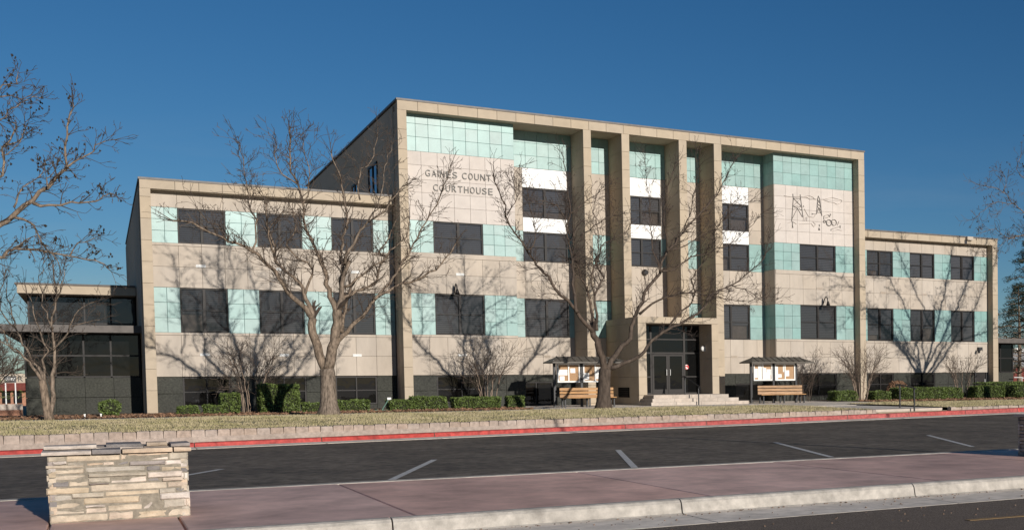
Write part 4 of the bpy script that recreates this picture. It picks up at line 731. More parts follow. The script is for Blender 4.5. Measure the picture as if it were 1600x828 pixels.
TREES = {'t1':{'trunk':([(7.03,50.0,-1.07),(7.03,50.0,-0.74),(7.03,50.0,-0.14),(7.03,50.0,0.3),(7.0,50.0,0.6)],0.29,0.25),'limbs':[([(6.99,50.0,0.53),(6.87,50.08,0.9),(6.71,50.15,1.49),(6.6,50.23,1.94),(6.63,50.3,2.45)],0.19,0.15),([(6.63,50.3,2.4),(6.47,50.16,2.6),(6.16,50.03,3.06),(5.73,49.89,3.48),(5.47,49.75,3.86),(5.21,49.62,4.27),(4.62,49.48,4.76),(4.29,49.35,4.97),(3.9,49.21,5.07),(3.57,49.07,5.21),(2.82,48.94,5.54),(2.25,48.8,5.59)],0.14,0.03),([(6.63,50.3,2.4),(6.54,50.43,2.99),(6.41,50.57,3.4),(6.26,50.7,3.77),(5.86,50.83,4.17),(5.59,50.97,4.62),(5.52,51.1,4.88),(5.36,51.23,5.66),(5.3,51.37,6.33),(5.28,51.5,6.93)],0.12,0.025),([(6.43,50.5,3.39),(6.6,50.66,3.86),(6.69,50.82,4.36),(5.95,50.98,5.15),(6.26,51.14,5.77),(6.18,51.3,6.51)],0.06,0.02),([(7.03,50.0,0.6),(7.17,50.0,1.12),(7.32,50.0,1.79),(7.38,50.0,2.31),(7.42,50.0,2.78)],0.22,0.17),([(7.38,50.0,2.72),(7.25,50.14,3.29),(7.13,50.27,3.96),(6.9,50.41,4.7),(7.04,50.55,4.51),(6.78,50.68,5.16),(6.52,50.82,5.89),(6.51,50.95,6.69),(6.33,51.09,7.48),(6.16,51.23,8.21),(6.14,51.36,8.88),(6.21,51.5,9.57)],0.13,0.02),([(7.44,50.0,2.76),(7.55,49.88,3.43),(7.64,49.76,4.02),(7.8,49.64,4.61),(7.63,49.52,4.45),(7.74,49.4,4.7),(8.14,49.28,5.63),(8.43,49.16,6.02),(9.03,49.04,6.51),(9.39,48.92,7.11),(9.68,48.8,7.38)],0.14,0.02),([(7.47,50.0,2.84),(7.58,50.04,3.44),(7.6,50.09,4.11),(7.67,50.13,4.72),(7.59,50.18,4.5),(7.76,50.22,5.7),(7.92,50.27,6.38),(7.74,50.31,7.16),(7.64,50.36,7.88),(7.43,50.4,8.59)],0.11,0.02),([(7.42,50.0,2.82),(7.68,50.11,3.21),(8.12,50.23,3.48),(8.76,50.34,3.82),(8.91,50.45,4.27),(9.27,50.56,4.87),(8.97,50.67,5.01),(9.42,50.79,5.66),(9.68,50.9,6.3)],0.09,0.02),([(7.25,50.0,1.49),(7.55,49.9,1.83),(7.75,49.8,2.0),(8.08,49.7,2.4),(8.42,49.6,2.88),(8.67,49.5,3.2),(9.31,49.4,3.62),(9.82,49.3,3.84),(10.3,49.2,4.11),(10.94,49.1,4.57),(11.45,49.0,5.36)],0.13,0.02),([(8.62,49.5,3.18),(9.14,49.6,3.84),(9.74,49.7,4.63),(10.07,49.8,5.36),(10.64,49.9,6.26),(11.21,50.0,7.42),(11.58,50.1,8.4)],0.07,0.015),([(7.68,50.0,3.63),(8.22,49.87,4.08),(8.62,49.73,4.43),(9.02,49.6,4.74),(9.44,49.47,5.19),(9.74,49.33,5.59),(9.85,49.2,6.13)],0.06,0.018),([(7.57,50.2,1.95),(7.71,50.4,2.56),(7.79,50.6,3.03),(8.01,50.8,3.65)],0.1,0.05),([(4.75,50.3,4.76),(4.87,50.5,5.94),(4.68,50.7,6.65),(4.63,50.9,7.89),(4.41,51.1,8.92)],0.05,0.012),([(5.38,50.3,4.83),(5.21,50.1,5.41),(5.49,49.9,6.04),(5.87,49.7,6.3),(6.07,49.5,6.16)],0.04,0.012),([(8.29,50.0,6.9),(8.28,50.2,7.85),(8.83,50.4,8.46),(9.08,50.6,9.59)],0.04,0.012),([(6.5,51.0,6.69),(6.79,51.17,7.66),(6.65,51.33,8.6),(6.67,51.5,9.49)],0.035,0.01),([(6.32,51.0,7.47),(5.7,50.83,8.04),(5.64,50.67,8.72),(5.41,50.5,9.12)],0.035,0.01),([(8.49,49.5,6.06),(9.04,49.67,7.31),(9.15,49.83,8.14),(9.46,50.0,9.06)],0.04,0.01),([(3.9,49.2,5.07),(3.7,49.3,5.48),(3.34,49.4,5.72),(2.99,49.5,6.2)],0.035,0.01)]},'t2':{'trunk':([(17.52,50.2,-1.07),(17.53,50.2,-0.7),(17.56,50.2,-0.05),(17.59,50.2,0.35),(17.62,50.2,0.56)],0.27,0.24),'limbs':[([(17.52,50.2,0.43),(17.46,50.2,1.08),(17.33,50.2,1.81),(17.12,50.2,2.11)],0.17,0.14),([(17.15,50.2,2.09),(16.59,50.09,2.68),(16.16,49.98,3.22),(15.58,49.87,3.75),(15.02,49.76,4.42),(14.61,49.65,4.94),(14.28,49.55,5.32),(13.8,49.44,5.95),(13.47,49.33,6.59),(13.31,49.22,6.96),(13.04,49.11,7.71),(12.92,49.0,8.05)],0.12,0.02),([(16.39,49.9,2.9),(16.34,50.05,3.62),(16.3,50.2,4.27),(16.4,50.35,5.16),(16.36,50.5,5.16),(16.31,50.65,6.51),(16.45,50.8,7.38),(16.38,50.95,8.31),(16.29,51.1,9.52)],0.09,0.015),([(17.14,50.2,2.09),(17.12,50.31,2.86),(17.05,50.43,3.67),(16.85,50.54,4.31),(16.62,50.66,4.96),(16.73,50.77,4.99),(16.57,50.89,5.56),(16.66,51.0,6.28)],0.08,0.03),([(17.29,50.2,2.17),(17.27,50.25,3.02),(17.27,50.29,3.67),(17.48,50.34,4.08),(17.63,50.38,4.37),(17.5,50.43,4.73),(17.43,50.47,5.22),(17.45,50.52,5.0),(17.7,50.56,5.73),(18.16,50.61,6.01),(18.86,50.65,6.45),(19.11,50.7,6.83)],0.085,0.015),([(17.23,50.2,3.66),(17.08,50.12,4.13),(17.14,50.03,4.77),(17.25,49.95,5.16),(17.33,49.87,5.79),(17.22,49.78,6.47),(17.06,49.7,7.01)],0.05,0.015),([(16.88,50.7,6.12),(17.53,50.87,6.61),(18.18,51.03,7.03),(18.54,51.2,7.14)],0.04,0.015),([(16.4,50.7,7.01),(17.04,50.87,7.5),(17.76,51.03,8.0),(18.05,51.2,8.33)],0.035,0.012),([(16.41,50.7,6.1),(15.98,50.5,7.03),(15.44,50.3,7.31),(14.69,50.1,7.44),(14.3,49.9,7.59)],0.04,0.012),([(14.25,49.3,5.29),(14.54,49.37,5.55),(14.63,49.43,5.87),(14.56,49.5,6.27),(14.49,49.57,6.95),(14.36,49.63,7.62),(14.26,49.7,8.1)],0.035,0.01),([(13.44,49.2,6.57),(13.87,49.33,7.35),(13.79,49.47,8.09),(14.11,49.6,8.61)],0.025,0.01),([(17.69,50.2,0.56),(18.12,50.32,1.17),(18.77,50.43,1.83),(19.02,50.55,2.58),(19.33,50.67,3.26),(19.81,50.78,4.03),(20.31,50.9,4.72),(20.49,51.02,5.06),(20.87,51.13,5.69),(21.69,51.25,6.67),(22.25,51.37,7.28),(23.39,51.48,8.42),(24.39,51.6,10.14)],0.16,0.015),([(19.23,50.4,2.91),(19.77,50.26,3.33),(20.42,50.11,3.67),(21.16,49.97,3.89),(21.64,49.83,3.88),(22.21,49.69,3.74),(23.36,49.54,3.54),(24.54,49.4,3.68)],0.07,0.012),([(17.86,50.2,0.61),(18.45,50.08,0.84),(19.01,49.96,1.15),(19.57,49.84,1.7),(20.23,49.72,2.24),(20.98,49.6,2.66),(21.74,49.48,3.07),(21.91,49.36,3.58),(22.96,49.24,4.21),(24.26,49.12,5.12),(24.79,49.0,6.31)],0.12,0.012),([(20.37,49.9,2.31),(20.89,50.01,3.01),(21.4,50.13,3.32),(21.73,50.24,3.89),(21.71,50.36,4.45),(22.44,50.47,5.82),(23.3,50.59,7.42),(24.17,50.7,8.32)],0.06,0.01),([(20.3,50.7,4.82),(20.01,50.83,6.22),(19.99,50.97,7.94),(19.87,51.1,9.64)],0.04,0.01),([(20.75,50.8,5.66),(20.69,51.0,7.49),(21.31,51.2,9.59)],0.04,0.01),([(21.59,51.0,6.59),(22.26,51.2,8.65),(22.4,51.4,10.34)],0.04,0.01),([(20.84,50.8,5.76),(21.76,50.65,6.1),(22.69,50.5,6.75),(23.76,50.35,7.63),(24.61,50.2,8.19)],0.04,0.01),([(20.26,50.6,4.81),(20.73,50.44,4.82),(21.59,50.28,5.45),(22.5,50.12,5.68),(24.01,49.96,6.57),(24.86,49.8,7.54)],0.05,0.01),([(22.99,49.3,4.22),(23.59,49.17,4.03),(24.42,49.03,3.54),(25.04,48.9,3.65)],0.03,0.01)]},'tl':{'trunk':([(-4.03,45.0,-1.52),(-3.96,45.0,-0.24),(-3.8,45.0,1.23),(-3.61,45.0,2.51),(-3.45,45.0,3.25)],0.36,0.26),'limbs':[([(-3.48,45.0,3.06),(-2.84,44.92,3.82),(-2.22,44.83,4.71),(-1.81,44.75,5.15),(-1.44,44.67,5.49),(-1.06,44.58,5.87),(-0.78,44.5,6.17),(-0.6,44.42,6.48),(-0.6,44.33,6.51),(-0.54,44.25,7.07),(-0.49,44.17,7.63),(-0.39,44.08,8.15),(-0.37,44.0,8.3)],0.17,0.015),([(-0.6,44.3,6.48),(-0.39,44.38,6.66),(-0.12,44.46,6.82),(0.06,44.54,7.07),(0.27,44.62,7.29),(0.66,44.7,7.47)],0.05,0.012),([(-1.4,44.5,5.39),(-0.97,44.37,5.3),(-0.53,44.23,5.44),(-0.13,44.1,5.47),(0.28,43.97,5.53),(0.49,43.83,5.69),(0.63,43.7,5.62)],0.06,0.012),([(-3.48,45.0,3.06),(-3.02,45.15,3.46),(-2.27,45.3,3.88),(-1.91,45.45,4.15),(-1.28,45.6,4.16),(-0.77,45.75,4.03),(-0.26,45.9,3.89),(0.24,46.05,3.83),(0.45,46.2,3.61)],0.1,0.012),([(-1.85,44.7,4.96),(-1.55,44.86,4.89),(-1.38,45.02,4.72),(-1.23,45.18,4.29),(-0.97,45.34,3.95),(-0.85,45.5,3.55)],0.05,0.012),([(-3.45,45.0,3.25),(-2.96,45.1,5.12),(-2.5,45.2,5.9),(-2.16,45.3,6.32),(-2.14,45.4,6.94),(-2.08,45.5,7.16),(-1.84,45.6,7.55),(-1.8,45.7,7.8),(-1.97,45.8,8.0)],0.11,0.015),([(-2.08,45.5,7.12),(-1.78,45.6,7.37),(-1.64,45.7,7.53),(-1.54,45.8,7.88),(-1.3,45.9,8.14)],0.03,0.01),([(-2.14,45.5,6.87),(-1.87,45.3,7.03),(-1.63,45.1,7.34)],0.03,0.01),([(-3.45,45.0,3.25),(-3.07,44.87,5.63),(-2.71,44.73,7.47),(-2.11,44.6,7.77),(-1.9,44.47,8.01),(-1.57,44.33,8.22),(-1.1,44.2,8.41)],0.1,0.012),([(-2.28,44.4,7.87),(-2.01,44.3,8.36),(-1.59,44.2,8.37),(-1.35,44.1,8.44)],0.04,0.01),([(-2.21,44.4,8.28),(-1.98,44.5,8.72),(-1.72,44.6,8.81),(-1.65,44.7,9.16)],0.035,0.01),([(-1.86,44.5,5.23),(-1.73,44.62,5.62),(-1.42,44.75,6.03),(-1.18,44.88,6.39),(-1.09,45.0,6.7)],0.035,0.01),([(-1.05,44.3,5.87),(-1.08,44.47,6.14),(-0.84,44.63,6.47),(-0.77,44.8,6.74)],0.03,0.01),([(-1.94,45.4,4.14),(-1.67,45.6,4.41),(-1.37,45.8,4.57)],0.04,0.01),([(-0.6,46.0,4.02),(-0.38,46.13,4.39),(-0.1,46.27,4.54),(0.16,46.4,4.72)],0.03,0.01)]},'tr':{'trunk':([(44.81,49.4,-1.51),(44.73,49.4,-0.2),(44.55,49.4,1.73),(44.38,49.4,3.79)],0.27,0.22),'limbs':[([(44.46,49.4,3.11),(42.88,49.34,5.44),(41.09,49.27,7.35),(39.86,49.21,7.81),(39.3,49.15,8.47),(38.68,49.09,8.83),(37.87,49.02,9.34),(37.07,48.96,9.57),(36.35,48.9,9.56)],0.12,0.012),([(44.37,49.4,3.45),(42.12,49.47,6.42),(40.44,49.53,7.26),(39.65,49.6,7.37),(38.65,49.67,7.2),(37.94,49.73,7.56),(37.38,49.8,7.47)],0.08,0.012),([(41.36,49.6,7.23),(40.06,49.66,7.44),(38.85,49.72,7.13),(37.96,49.78,6.54),(37.25,49.84,6.26),(36.69,49.9,6.42)],0.04,0.01),([(44.38,49.4,3.79),(43.51,49.53,7.17),(41.87,49.67,9.77),(40.83,49.8,9.67),(39.94,49.93,10.36),(39.62,50.07,10.84),(39.97,50.2,11.63)],0.11,0.012),([(38.69,49.1,8.81),(37.54,49.2,8.86),(36.86,49.3,8.46),(36.34,49.4,7.96)],0.03,0.01),([(37.93,49.1,9.35),(38.16,49.2,9.87),(38.09,49.3,10.35)],0.025,0.01),([(44.37,49.4,3.45),(45.53,49.73,6.96),(46.55,50.07,10.89),(47.12,50.4,14.5)],0.14,0.02),([(44.46,49.4,3.11),(46.78,49.07,5.92),(48.88,48.73,8.8),(50.03,48.4,12.01)],0.12,0.02),([(44.38,49.4,3.79),(47.1,49.9,8.11),(49.06,50.4,12.58),(50.05,50.9,16.0)],0.1,0.02),([(45.22,49.4,6.91),(43.56,49.07,9.83),(42.4,48.73,13.0),(42.56,48.4,15.59)],0.08,0.015),([(47.1,49.4,5.96),(50.75,49.1,7.17),(53.55,48.8,9.48)],0.07,0.015)]},'ts':{'trunk':([(-1.48,53.5,-1.16),(-1.54,53.5,-0.62),(-1.6,53.5,-0.05),(-1.63,53.5,0.26)],0.14,0.11),'limbs':[([(-1.43,53.6,-1.16),(-1.38,53.64,-0.44),(-1.31,53.69,0.45),(-1.27,53.73,1.34),(-1.28,53.77,2.22),(-1.23,53.81,3.05),(-1.16,53.86,3.62),(-1.19,53.9,4.39)],0.13,0.015),([(-1.62,53.5,0.2),(-1.78,53.34,0.57),(-1.99,53.18,0.88),(-2.23,53.02,1.19),(-2.55,52.86,1.49),(-2.88,52.7,1.73)],0.09,0.012),([(-1.62,53.5,0.26),(-1.74,53.6,0.7),(-1.93,53.7,1.08),(-2.15,53.8,1.58),(-2.33,53.9,2.09),(-2.47,54.0,2.84),(-2.55,54.1,3.59)],0.08,0.012),([(-1.6,53.5,0.07),(-1.58,53.57,0.7),(-1.54,53.63,1.14),(-1.48,53.7,1.34),(-1.58,53.77,1.9),(-1.81,53.83,2.59),(-1.99,53.9,3.35)],0.06,0.012),([(-1.28,53.6,1.33),(-1.01,53.48,1.71),(-0.73,53.36,2.15),(-0.56,53.24,2.59),(-0.35,53.12,2.85),(-0.03,53.0,3.04)],0.05,0.01),([(-0.73,53.2,2.15),(-0.31,53.05,2.27),(0.11,52.9,2.4)],0.025,0.008),([(-2.18,53.1,1.19),(-2.48,53.27,1.44),(-2.71,53.43,2.0),(-2.85,53.6,2.68)],0.04,0.01),([(-1.27,53.7,2.1),(-1.5,53.83,2.73),(-1.58,53.97,3.62),(-1.45,54.1,4.52)],0.04,0.01),([(-1.24,53.8,2.92),(-1.0,53.65,3.62),(-0.88,53.5,4.24)],0.035,0.01),([(-2.33,53.9,2.09),(-2.66,53.8,2.57),(-2.73,53.7,3.31),(-2.56,53.6,4.05)],0.035,0.01)]}}
bare_tree('bare_tree', TREES['t1'], 'large bare tree with forked trunk on the lawn before the left wing', lvl=2, dens=4.8)
bare_tree('bare_tree', TREES['t2'], 'bare tree forking low into three limbs in front of the left kiosk', lvl=2, dens=4.4, bark='darkbark', twig='darktwig')
bare_tree('pecan_tree', TREES['tl'], 'bare tree hung with dark husks reaching in from the left edge', lvl=2, dens=3.6, husks=160, up=.35, sc=.66)
for k in range(7):  # extra random limbs added to fill out the tree's shadow on the wing
    p = Vector(TREES['tr']['trunk'][0][-1]); th = .4+k*.9; q = [p-Vector((0, 0, .3))]; d = Vector((math.cos(th)*.75, math.sin(th)*.5, 1.))
    for i in range(5): d = (d+rv()*.22+Vector((math.cos(th)*.1, math.sin(th)*.1, .02))).normalized(); q.append(q[-1]+d*random.uniform(1.1, 1.5))
    TREES['tr']['limbs'].append(([tuple(c) for c in q], .09, .012))
bare_tree('pecan_tree', TREES['tr'], 'bare tree hung with dark husks reaching in from the right edge', lvl=2, dens=4.2, husks=420, up=.35, sc=.95)
bare_tree('bare_tree', TREES['ts'], 'slender twin-stemmed bare tree in front of the left annex', lvl=2, dens=2.2, bark='bark', rmin=.006, up=.9, flare=False)
def shrub(x, y, h, spread, n, label, seed, bark='palebark'):
    random.seed(seed); t = thing('bare_shrub', label, 'shrub', (x, y, G), 'bare shrubs in the planting beds'); o = Vector(t.location); acc = []; tips = []
    for k in range(n):
        th = 2*math.pi*k/n+random.uniform(-.3, .3); sp = spread*random.uniform(.3, 1); p = Vector((x+.3*math.cos(th), y+.3*math.sin(th), G)); hh = h*random.uniform(.5, .68)
        pts = [p, p+Vector((math.cos(th)*sp*.12, math.sin(th)*sp*.12, hh*.35)), p+Vector((math.cos(th)*sp*.3, math.sin(th)*sp*.3, hh*.7)), p+Vector((math.cos(th)*sp*.6, math.sin(th)*sp*.6, hh))]
        c = curve(pts, .15); c = [q+rv()*.012 for q in c]; rad = [.023-.013*i/(len(c)-1) for i in range(len(c))]; b = PB(); b.tube(c, rad, 6); b.build('stem', M[bark], t, True, off=o)
        for j in range(9):
            f = .4+.6*j/8; i = min(len(c)-2, int(f*(len(c)-1))); dd = (c[i+1]-c[i]).normalized()
            grow(acc, c[i], dd+rv()*.42+Vector((math.cos(th)*.2, math.sin(th)*.2, .25)), h*random.uniform(.2, .36), .012, 2, .5, .005, tips)
    b = PB()
    for pts, rad in acc: b.tube(pts, rad, 3, 0, False)
    q = b.build('twigs', M['darktwig'] if bark != 'palebark' else M['twig'], t, off=o); q['kind'] = 'stuff'
shrub(5.35, 59.0, 3.6, 1.5, 10, 'bare many-stemmed shrub between the two clipped hedges of the left wing', 11)
shrub(15.3, 60.0, 3.5, 1.5, 9, 'bare many-stemmed shrub by the hedge end below the sign wall', 12)
shrub(35.3, 58.8, 3.4, 1.7, 12, 'widest bare shrub, between right kiosk and right wing', 13)
shrub(42.6, 59.3, 3.0, 1.35, 9, 'bare pale shrub between hedges of the right wing', 14)
shrub(32.9, 61.0, 3.0, 1.3, 9, 'bare thin twiggy shrub just right of the right kiosk', 15, 'darkbark')
random.seed(21)
def hedge(x0, x1, y0, y1, h, label, group='clipped hedges along the building', name='hedge', round_=False, m='hedge'):
    t = thing(name, label, 'hedge' if not round_ else 'bush', ((x0+x1)/2, (y0+y1)/2, G), group); o = Vector(t.location); cx, cy = (x0+x1)/2, (y0+y1)/2
    rx, ry = (x1-x0)/2, (y1-y0)/2; b = PB(); n = 12; rings = 7
    def surf(u_, v_):     # superellipsoid
        e = .9 if round_ else .32; ct, st_ = math.cos(u_), math.sin(u_); cp, sp = math.cos(v_), math.sin(v_); f = lambda w_, k: math.copysign(abs(w_)**k, w_)
        return Vector((cx+rx*f(cp, e)*f(ct, e), cy+ry*f(cp, e)*f(st_, e), G+h/2+h/2*f(sp, e)))
    vv = [surf(2*math.pi*i/n, -math.pi/2+math.pi*j/rings) for j in range(rings+1) for i in range(n)]
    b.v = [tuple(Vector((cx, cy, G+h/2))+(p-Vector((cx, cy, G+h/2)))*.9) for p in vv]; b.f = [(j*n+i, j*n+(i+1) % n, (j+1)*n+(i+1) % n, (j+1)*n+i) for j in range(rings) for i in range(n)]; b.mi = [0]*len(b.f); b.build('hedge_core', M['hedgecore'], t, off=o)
    area = 2*(rx*2+ry*2)*h*.6+4*rx*ry; cnt = int(min(9000, 900*area)); b = PB()
    for k in range(cnt):
        if round_: p = surf(random.uniform(0, 6.283), random.uniform(-1.3, 1.57))
        else:
            q = random.random(); A1, A2, A3 = 2*rx*h, 2*ry*h, 4*rx*ry; s_ = A1+A1*.4+2*A2+A3; q *= s_
            if q < A1: p = Vector((random.uniform(x0, x1), y0, G+random.uniform(.04, h)))
            elif q < 1.4*A1: p = Vector((random.uniform(x0, x1), y1, G+random.uniform(.04, h)))
            elif q < 1.4*A1+2*A2: p = Vector((random.choice((x0, x1)), random.uniform(y0, y1), G+random.uniform(.04, h)))
            else: p = Vector((random.uniform(x0, x1), random.uniform(y0, y1), G+h))
            c_ = Vector((cx, cy, G+h/2)); p = c_+(p-c_)*.97
        lump = .05*math.sin(p.x*5.1+p.y*2)+.04*math.sin(p.x*9+p.z*8); p = p+rv()*.025+(p-Vector((cx, cy, G+h/2))).normalized()*lump*.7
        e1 = rv().normalized()*random.uniform(.028, .05); e2 = rv(); e2 = (e2-e1*e2.dot(e1)/e1.length_squared).normalized()*random.uniform(.018, .03); b.poly([p-e1, p+e2, p+e1, p-e2])
    q = b.build('foliage', M[m], t, off=o); q['kind'] = 'stuff'
hedge(4.2, 4.8, 58, 59.2, .82, 'small square hedge block just left of the bare shrub of the left wing')
hedge(5.55, 7.0, 57.6, 58.8, 1.2, 'tall boxy hedge right of the bare shrub of the left wing')
hedge(2.6, 3.3, 57.6, 58.3, .36, 'tiny low clipped bush nearest the left corner pillar', name='bush'); hedge(3.55, 4.2, 57.8, 58.5, .37, 'tiny low clipped bush second from the left corner pillar', name='bush')
hedge(7.2, 7.9, 57.8, 58.5, .4, 'low clipped bush between the boxy hedge and the big tree trunk', name='bush'); hedge(8.5, 9.7, 57.6, 58.6, .48, 'low rounded bush right of the big tree trunk', name='bush')
hedge(10.6, 11.5, 57.8, 58.7, .45, 'small low clipped hedge block beside the green frame'); hedge(11.55, 13.0, 57.9, 59, .58, 'low clipped hedge below the corner of the centre block'); hedge(13.35, 15.4, 58, 59.1, .52, 'low clipped hedge left of the stems of the shrub below the sign wall'); hedge(15.9, 16.6, 58.6, 59.5, .55, 'dark leafy bush right of the stems of the shrub below the sign wall', name='bush')
hedge(.0, .7, 57.6, 58.3, .68, 'bright green round bush in front of the left annex', None, 'bush', True)
hedge(33.3, 34.6, 58, 59.2, .55, 'low hedge left of the widest bare shrub'); hedge(35.9, 37.0, 58.3, 59.3, .5, 'low hedge right of the widest bare shrub')
hedge(37.4, 40.6, 58, 59.2, .68, 'clipped hedge behind the black path handrail'); hedge(40.7, 42.2, 58.6, 59.6, .66, 'clipped hedge left of the pale shrub of the right wing'); hedge(42.8, 44.9, 58, 59.3, .72, 'sunlit clipped hedge right of the pale shrub of the right wing'); hedge(44.6, 52, 59.6, 61.2, .95, 'long tall hedge at the far right before the right annex'); hedge(44.9, 52, 57.2, 58.8, .82, 'long low hedge at the far right edge in front of the taller one')
# small red-leaved bush behind the hedge
hedge(37.7, 39.0, 59.4, 60.3, 1.05, 'sparse reddish bush rising behind the hedge by the handrail', None, 'bush', True, 'leaf litter')
for x, lab in ((-.45, 'short white peg left in the bed before the left annex'), (.05, 'short white peg right in the bed beside the round bush')):
    s_ = thing('marker_peg', lab, 'peg', (x, 55.3, G)); MB().box(-.02, .02, -.02, .02, 0, .14).build('stake', M['paper'], s_); MB().box(-.03, .03, -.03, .03, .14, .18).build('cap', M['paper'], s_)
sp = thing('sprinkler_stand', 'small green metal frame on the ground left of the centre hedge', 'garden tool', (10.35, 57.9, G))
MB().tube([(-.45, 0, .05), (.15, 0, .05)], .03, 6).build('base', M['green'], sp); MB().tube([(-.1, 0, .05), (.2, 0, .55)], .025, 6).build('arm', M['green'], sp); MB().box(.12, .28, -.05, .05, .5, .6).build('head', M['lightmetal'], sp)
for x, lab in ((14.95, 'tall black lamp post by the red walkway just beyond the right edge'), (28.6, 'tall black lamp post farther along the walkway beyond the right edge')):
    lp = thing('lamp_post', lab, 'lamp post', (x, 16.6, zw)); MB().tube([(0, 0, 0), (0, 0, .25), (0, 0, .3), (0, 0, 6.2)], [.16, .16, .075, .055], 10).build('pole', M['blackmetal'], lp, True)
    MB().tube([(0, 0, 6.15), (0, 0, 6.3), (-.3, 0, 6.45), (-.9, 0, 6.5)], .04, 8).build('arm', M['blackmetal'], lp, True); MB().box(-1.35, -.85, -.12, .12, 6.44, 6.56).build('lamp_head', M['blackmetal'], lp)
# ---------------------------------------------------------------- far things
sh = thing('shop', 'beige shop with red awning far away under the left canopy', 'building', (-10, 200, -3.2)); o = Vector(sh.location)
PB().box(-24, -7.6, 200, 215, -3.6, 1.85).build('wall', M['shopbeige'], sh, off=o); PB().box(-24, -7.6, 198.6, 199.95, -.35, .65).build('awning', M['shopred'], sh, off=o); PB().box(-24, -7.6, 199.6, 199.96, -3.6, -.4).build('brick_front', M['shopbrick'], sh, off=o)
for x in (-10.4, -9.2): PB().box(x, x+.9, 199.5, 199.58, -2.0, -.5).build('window', M['dark'], sh, off=o)
def flat_text(s, x, y, z, h, m, parent, off):
    cu = bpy.data.curves.new('t', 'FONT'); cu.size = h*1.35; cu.body = s; cu.extrude = .03; tmp = bpy.data.objects.new('t', cu); COL.objects.link(tmp); dg = bpy.context.evaluated_depsgraph_get(); me = bpy.data.meshes.new_from_object(tmp.evaluated_get(dg)); bpy.data.objects.remove(tmp)
    me.materials.clear(); me.materials.append(m); q = bpy.data.objects.new('lettering', me); link(q, parent); q.rotation_euler = (math.pi/2, 0, 0); q.location = Vector((x, y, z))-off; return q
flat_text('R', -8.75, 199.95, .85, .75, M['blackmetal'], sh, o)
sg = thing('shop_sign', 'dark rectangular sign with white letters on two poles before the shop', 'sign', (-9.3, 185, -3)); o = Vector(sg.location)
PB().box(-9.35, -8.2, 185, 185.25, .65, 1.45).build('panel', M['blackmetal'], sg, off=o)
for x in (-9.25, -8.3): PB().box(x-.06, x+.06, 185.05, 185.2, -3.3, .65).build('pole', M['lightmetal'], sg, off=o)
flat_text('GA', -9.25, 184.98, .93, .34, M['paper'], sg, o); PB().box(-8.72, -8.3, 184.97, 184.99, 1.1, 1.2).box(-8.72, -8.4, 184.97, 184.99, .95, 1.02).build('lettering', M['paper'], sg, off=o)
lw_ = thing('ramp_wall', 'pale low concrete wall in front of the far shop at the left edge', 'wall', (-5, 66, G)); o = Vector(lw_.location); PB().box(-9, -2.75, 66, 66.25, G-.1, -.95).build('kerb_course', M['shopbrick'], lw_, off=o); PB().box(-9, -2.75, 66.3, 66.55, G-.1, -.7).build('wall', M['concrete'], lw_, off=o)
for x in (-6.5, -4.9, -3.3): PB().box(x-.02, x+.02, 66.28, 66.3, -.95, -.7).build('joint', M['core'], lw_, off=o)
wh = thing('warehouse', 'grey metal building with white roof edge beyond the right annex', 'building', (110, 125, -3)); o = Vector(wh.location); PB().box(96, 150, 125, 150, -3.3, 3.55).build('wall', M['greywall'], wh, off=o); PB().box(95.8, 150, 124.8, 150, 3.56, 3.95).build('roof', M['white'], wh, off=o); PB().box(96, 150, 124.6, 124.96, -3.3, 1.4).build('lower_wall', M['shopred'], wh, off=o)
rr = thing('ramp_rail', 'light grey pipe rail beyond the right annex at the right edge', 'handrail', (52.6, 66, G)); o = Vector(rr.location); PB().tube([(52.2, 66.5, .09), (52.9, 66.5, .09), (54.5, 66.5, -.5)], .035, 6).build('rail', M['lightmetal'], rr, off=o); PB().tube([(52.9, 66.5, G), (52.9, 66.5, .09)], .03, 6).tube([(54.4, 66.5, G), (54.4, 66.5, -.47)], .03, 6).build('post', M['lightmetal'], rr, off=o)
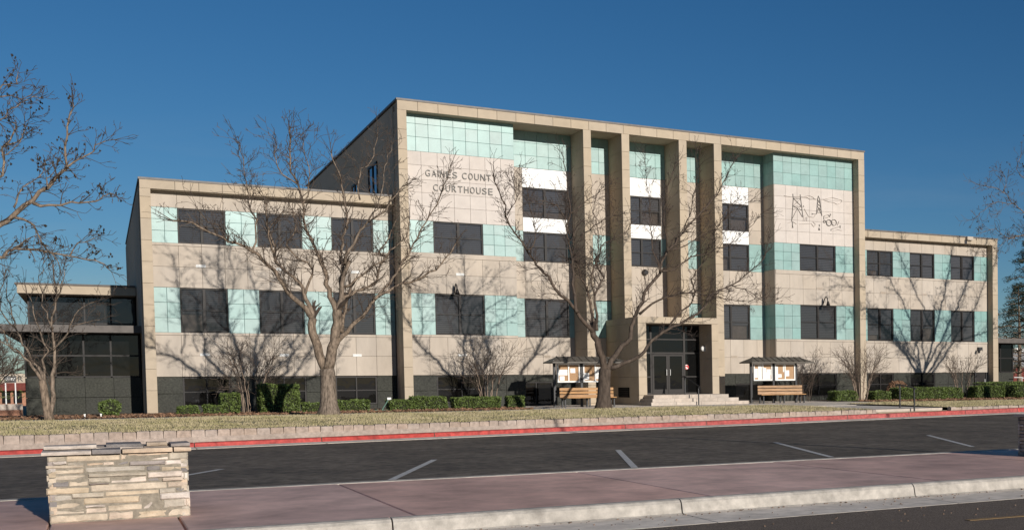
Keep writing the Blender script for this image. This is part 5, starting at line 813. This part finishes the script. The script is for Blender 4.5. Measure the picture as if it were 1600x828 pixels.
def far_tree(x, y, zb, h, spread, label, seed):
    random.seed(seed); t = thing('bare_tree', label, 'tree', (x, y, zb), 'distant bare trees'); o = Vector(t.location); P = Vector((x, y, zb)); b = PB(); b.tube([P, P+Vector((0, 0, h*.3))], [h*.025, h*.018], 7); b.build('trunk', M['bark'], t, off=o); acc = []; tips = []
    for k in range(9):
        th = k*.7+random.random()*.5; d = Vector((math.cos(th)*spread, math.sin(th)*spread, random.uniform(.6, 1.4))); grow(acc, P+Vector((0, 0, h*random.uniform(.2, .32))), d, h*random.uniform(.4, .6), h*.011, 2, .6, .02, tips)
    b = PB()
    for pts, rad in acc: b.tube(pts[::2] if len(pts) > 6 else pts, rad[::2] if len(pts) > 6 else rad, 3, 0, False)
    b.build('crown', M['twig'], t, off=o)['kind'] = 'stuff'
far_tree(-9, 150, -3.1, 9, .8, 'distant bare tree above the shop, nearest the annex', 31); far_tree(-12.5, 165, -3.1, 11, .8, 'distant bare tree above the shop at the left edge', 32)
def leafy(x, y, zb, h, w_, label, seed, m='needle', cnt=2600, kind='evergreen_tree', dz=0., leaf=.12):
    random.seed(seed); t = thing(kind, label, 'tree', (x, y, zb)); o = Vector(t.location); PB().tube([(x, y, zb), (x+.1, y, zb+h*.5), (x, y, zb+h*.97)], [h*.022, h*.015, .02], 8).build('trunk', M['bark'], t, off=o); b = PB(); bb = PB()
    levels = 16
    for lv_ in range(levels):
        f = (lv_+.5)/levels; z = zb+h*(.16+.84*f); R = w_*(1-f)**.8*(.75+.5*random.random())+.25
        for j in range(6):
            th = random.uniform(0, 6.28); d = Vector((math.cos(th), math.sin(th), .12)); p = Vector((x, y, z)); e = p+d*R+Vector((0, 0, .12*R-dz*R)); bb.tube([p, (p+e)/2+Vector((0, 0, .1*R)), e], [.06*(1-f)+.015, .03, .01], 4)
            for k in range(int(cnt/levels/6)):
                s_ = random.uniform(.25, 1.08); c_ = p+(e-p)*s_+Vector((0, 0, .1*R*math.sin(s_*3)))+rv()*.16; e1 = (d+rv()*.7).normalized()*leaf*random.uniform(.8, 1.9); e2 = rv(); e2 = (e2-e1*e2.dot(e1)/e1.length_squared).normalized()*leaf*.22; b.poly([c_-e1, c_+e2, c_+e1, c_-e2])
    bb.build('branches', M['bark'], t, off=o)['kind'] = 'stuff'; q = b.build('foliage', M[m], t, off=o); q['kind'] = 'stuff'
leafy(74.5, 92, -1.4, 15.5, 4.6, 'tall dark drooping pine behind the right wing', 41, dz=.3, cnt=9000, kind='pine_tree'); leafy(66.5, 84, -1.3, 9.5, 3.2, 'shorter dark pine close to the right wing corner', 43, dz=.3, cnt=5000, kind='pine_tree')
leafy(-9.2, 130, -2.4, 4.2, 3.4, 'round dark evergreen beside the far shop', 42, m='hedge', cnt=3000)
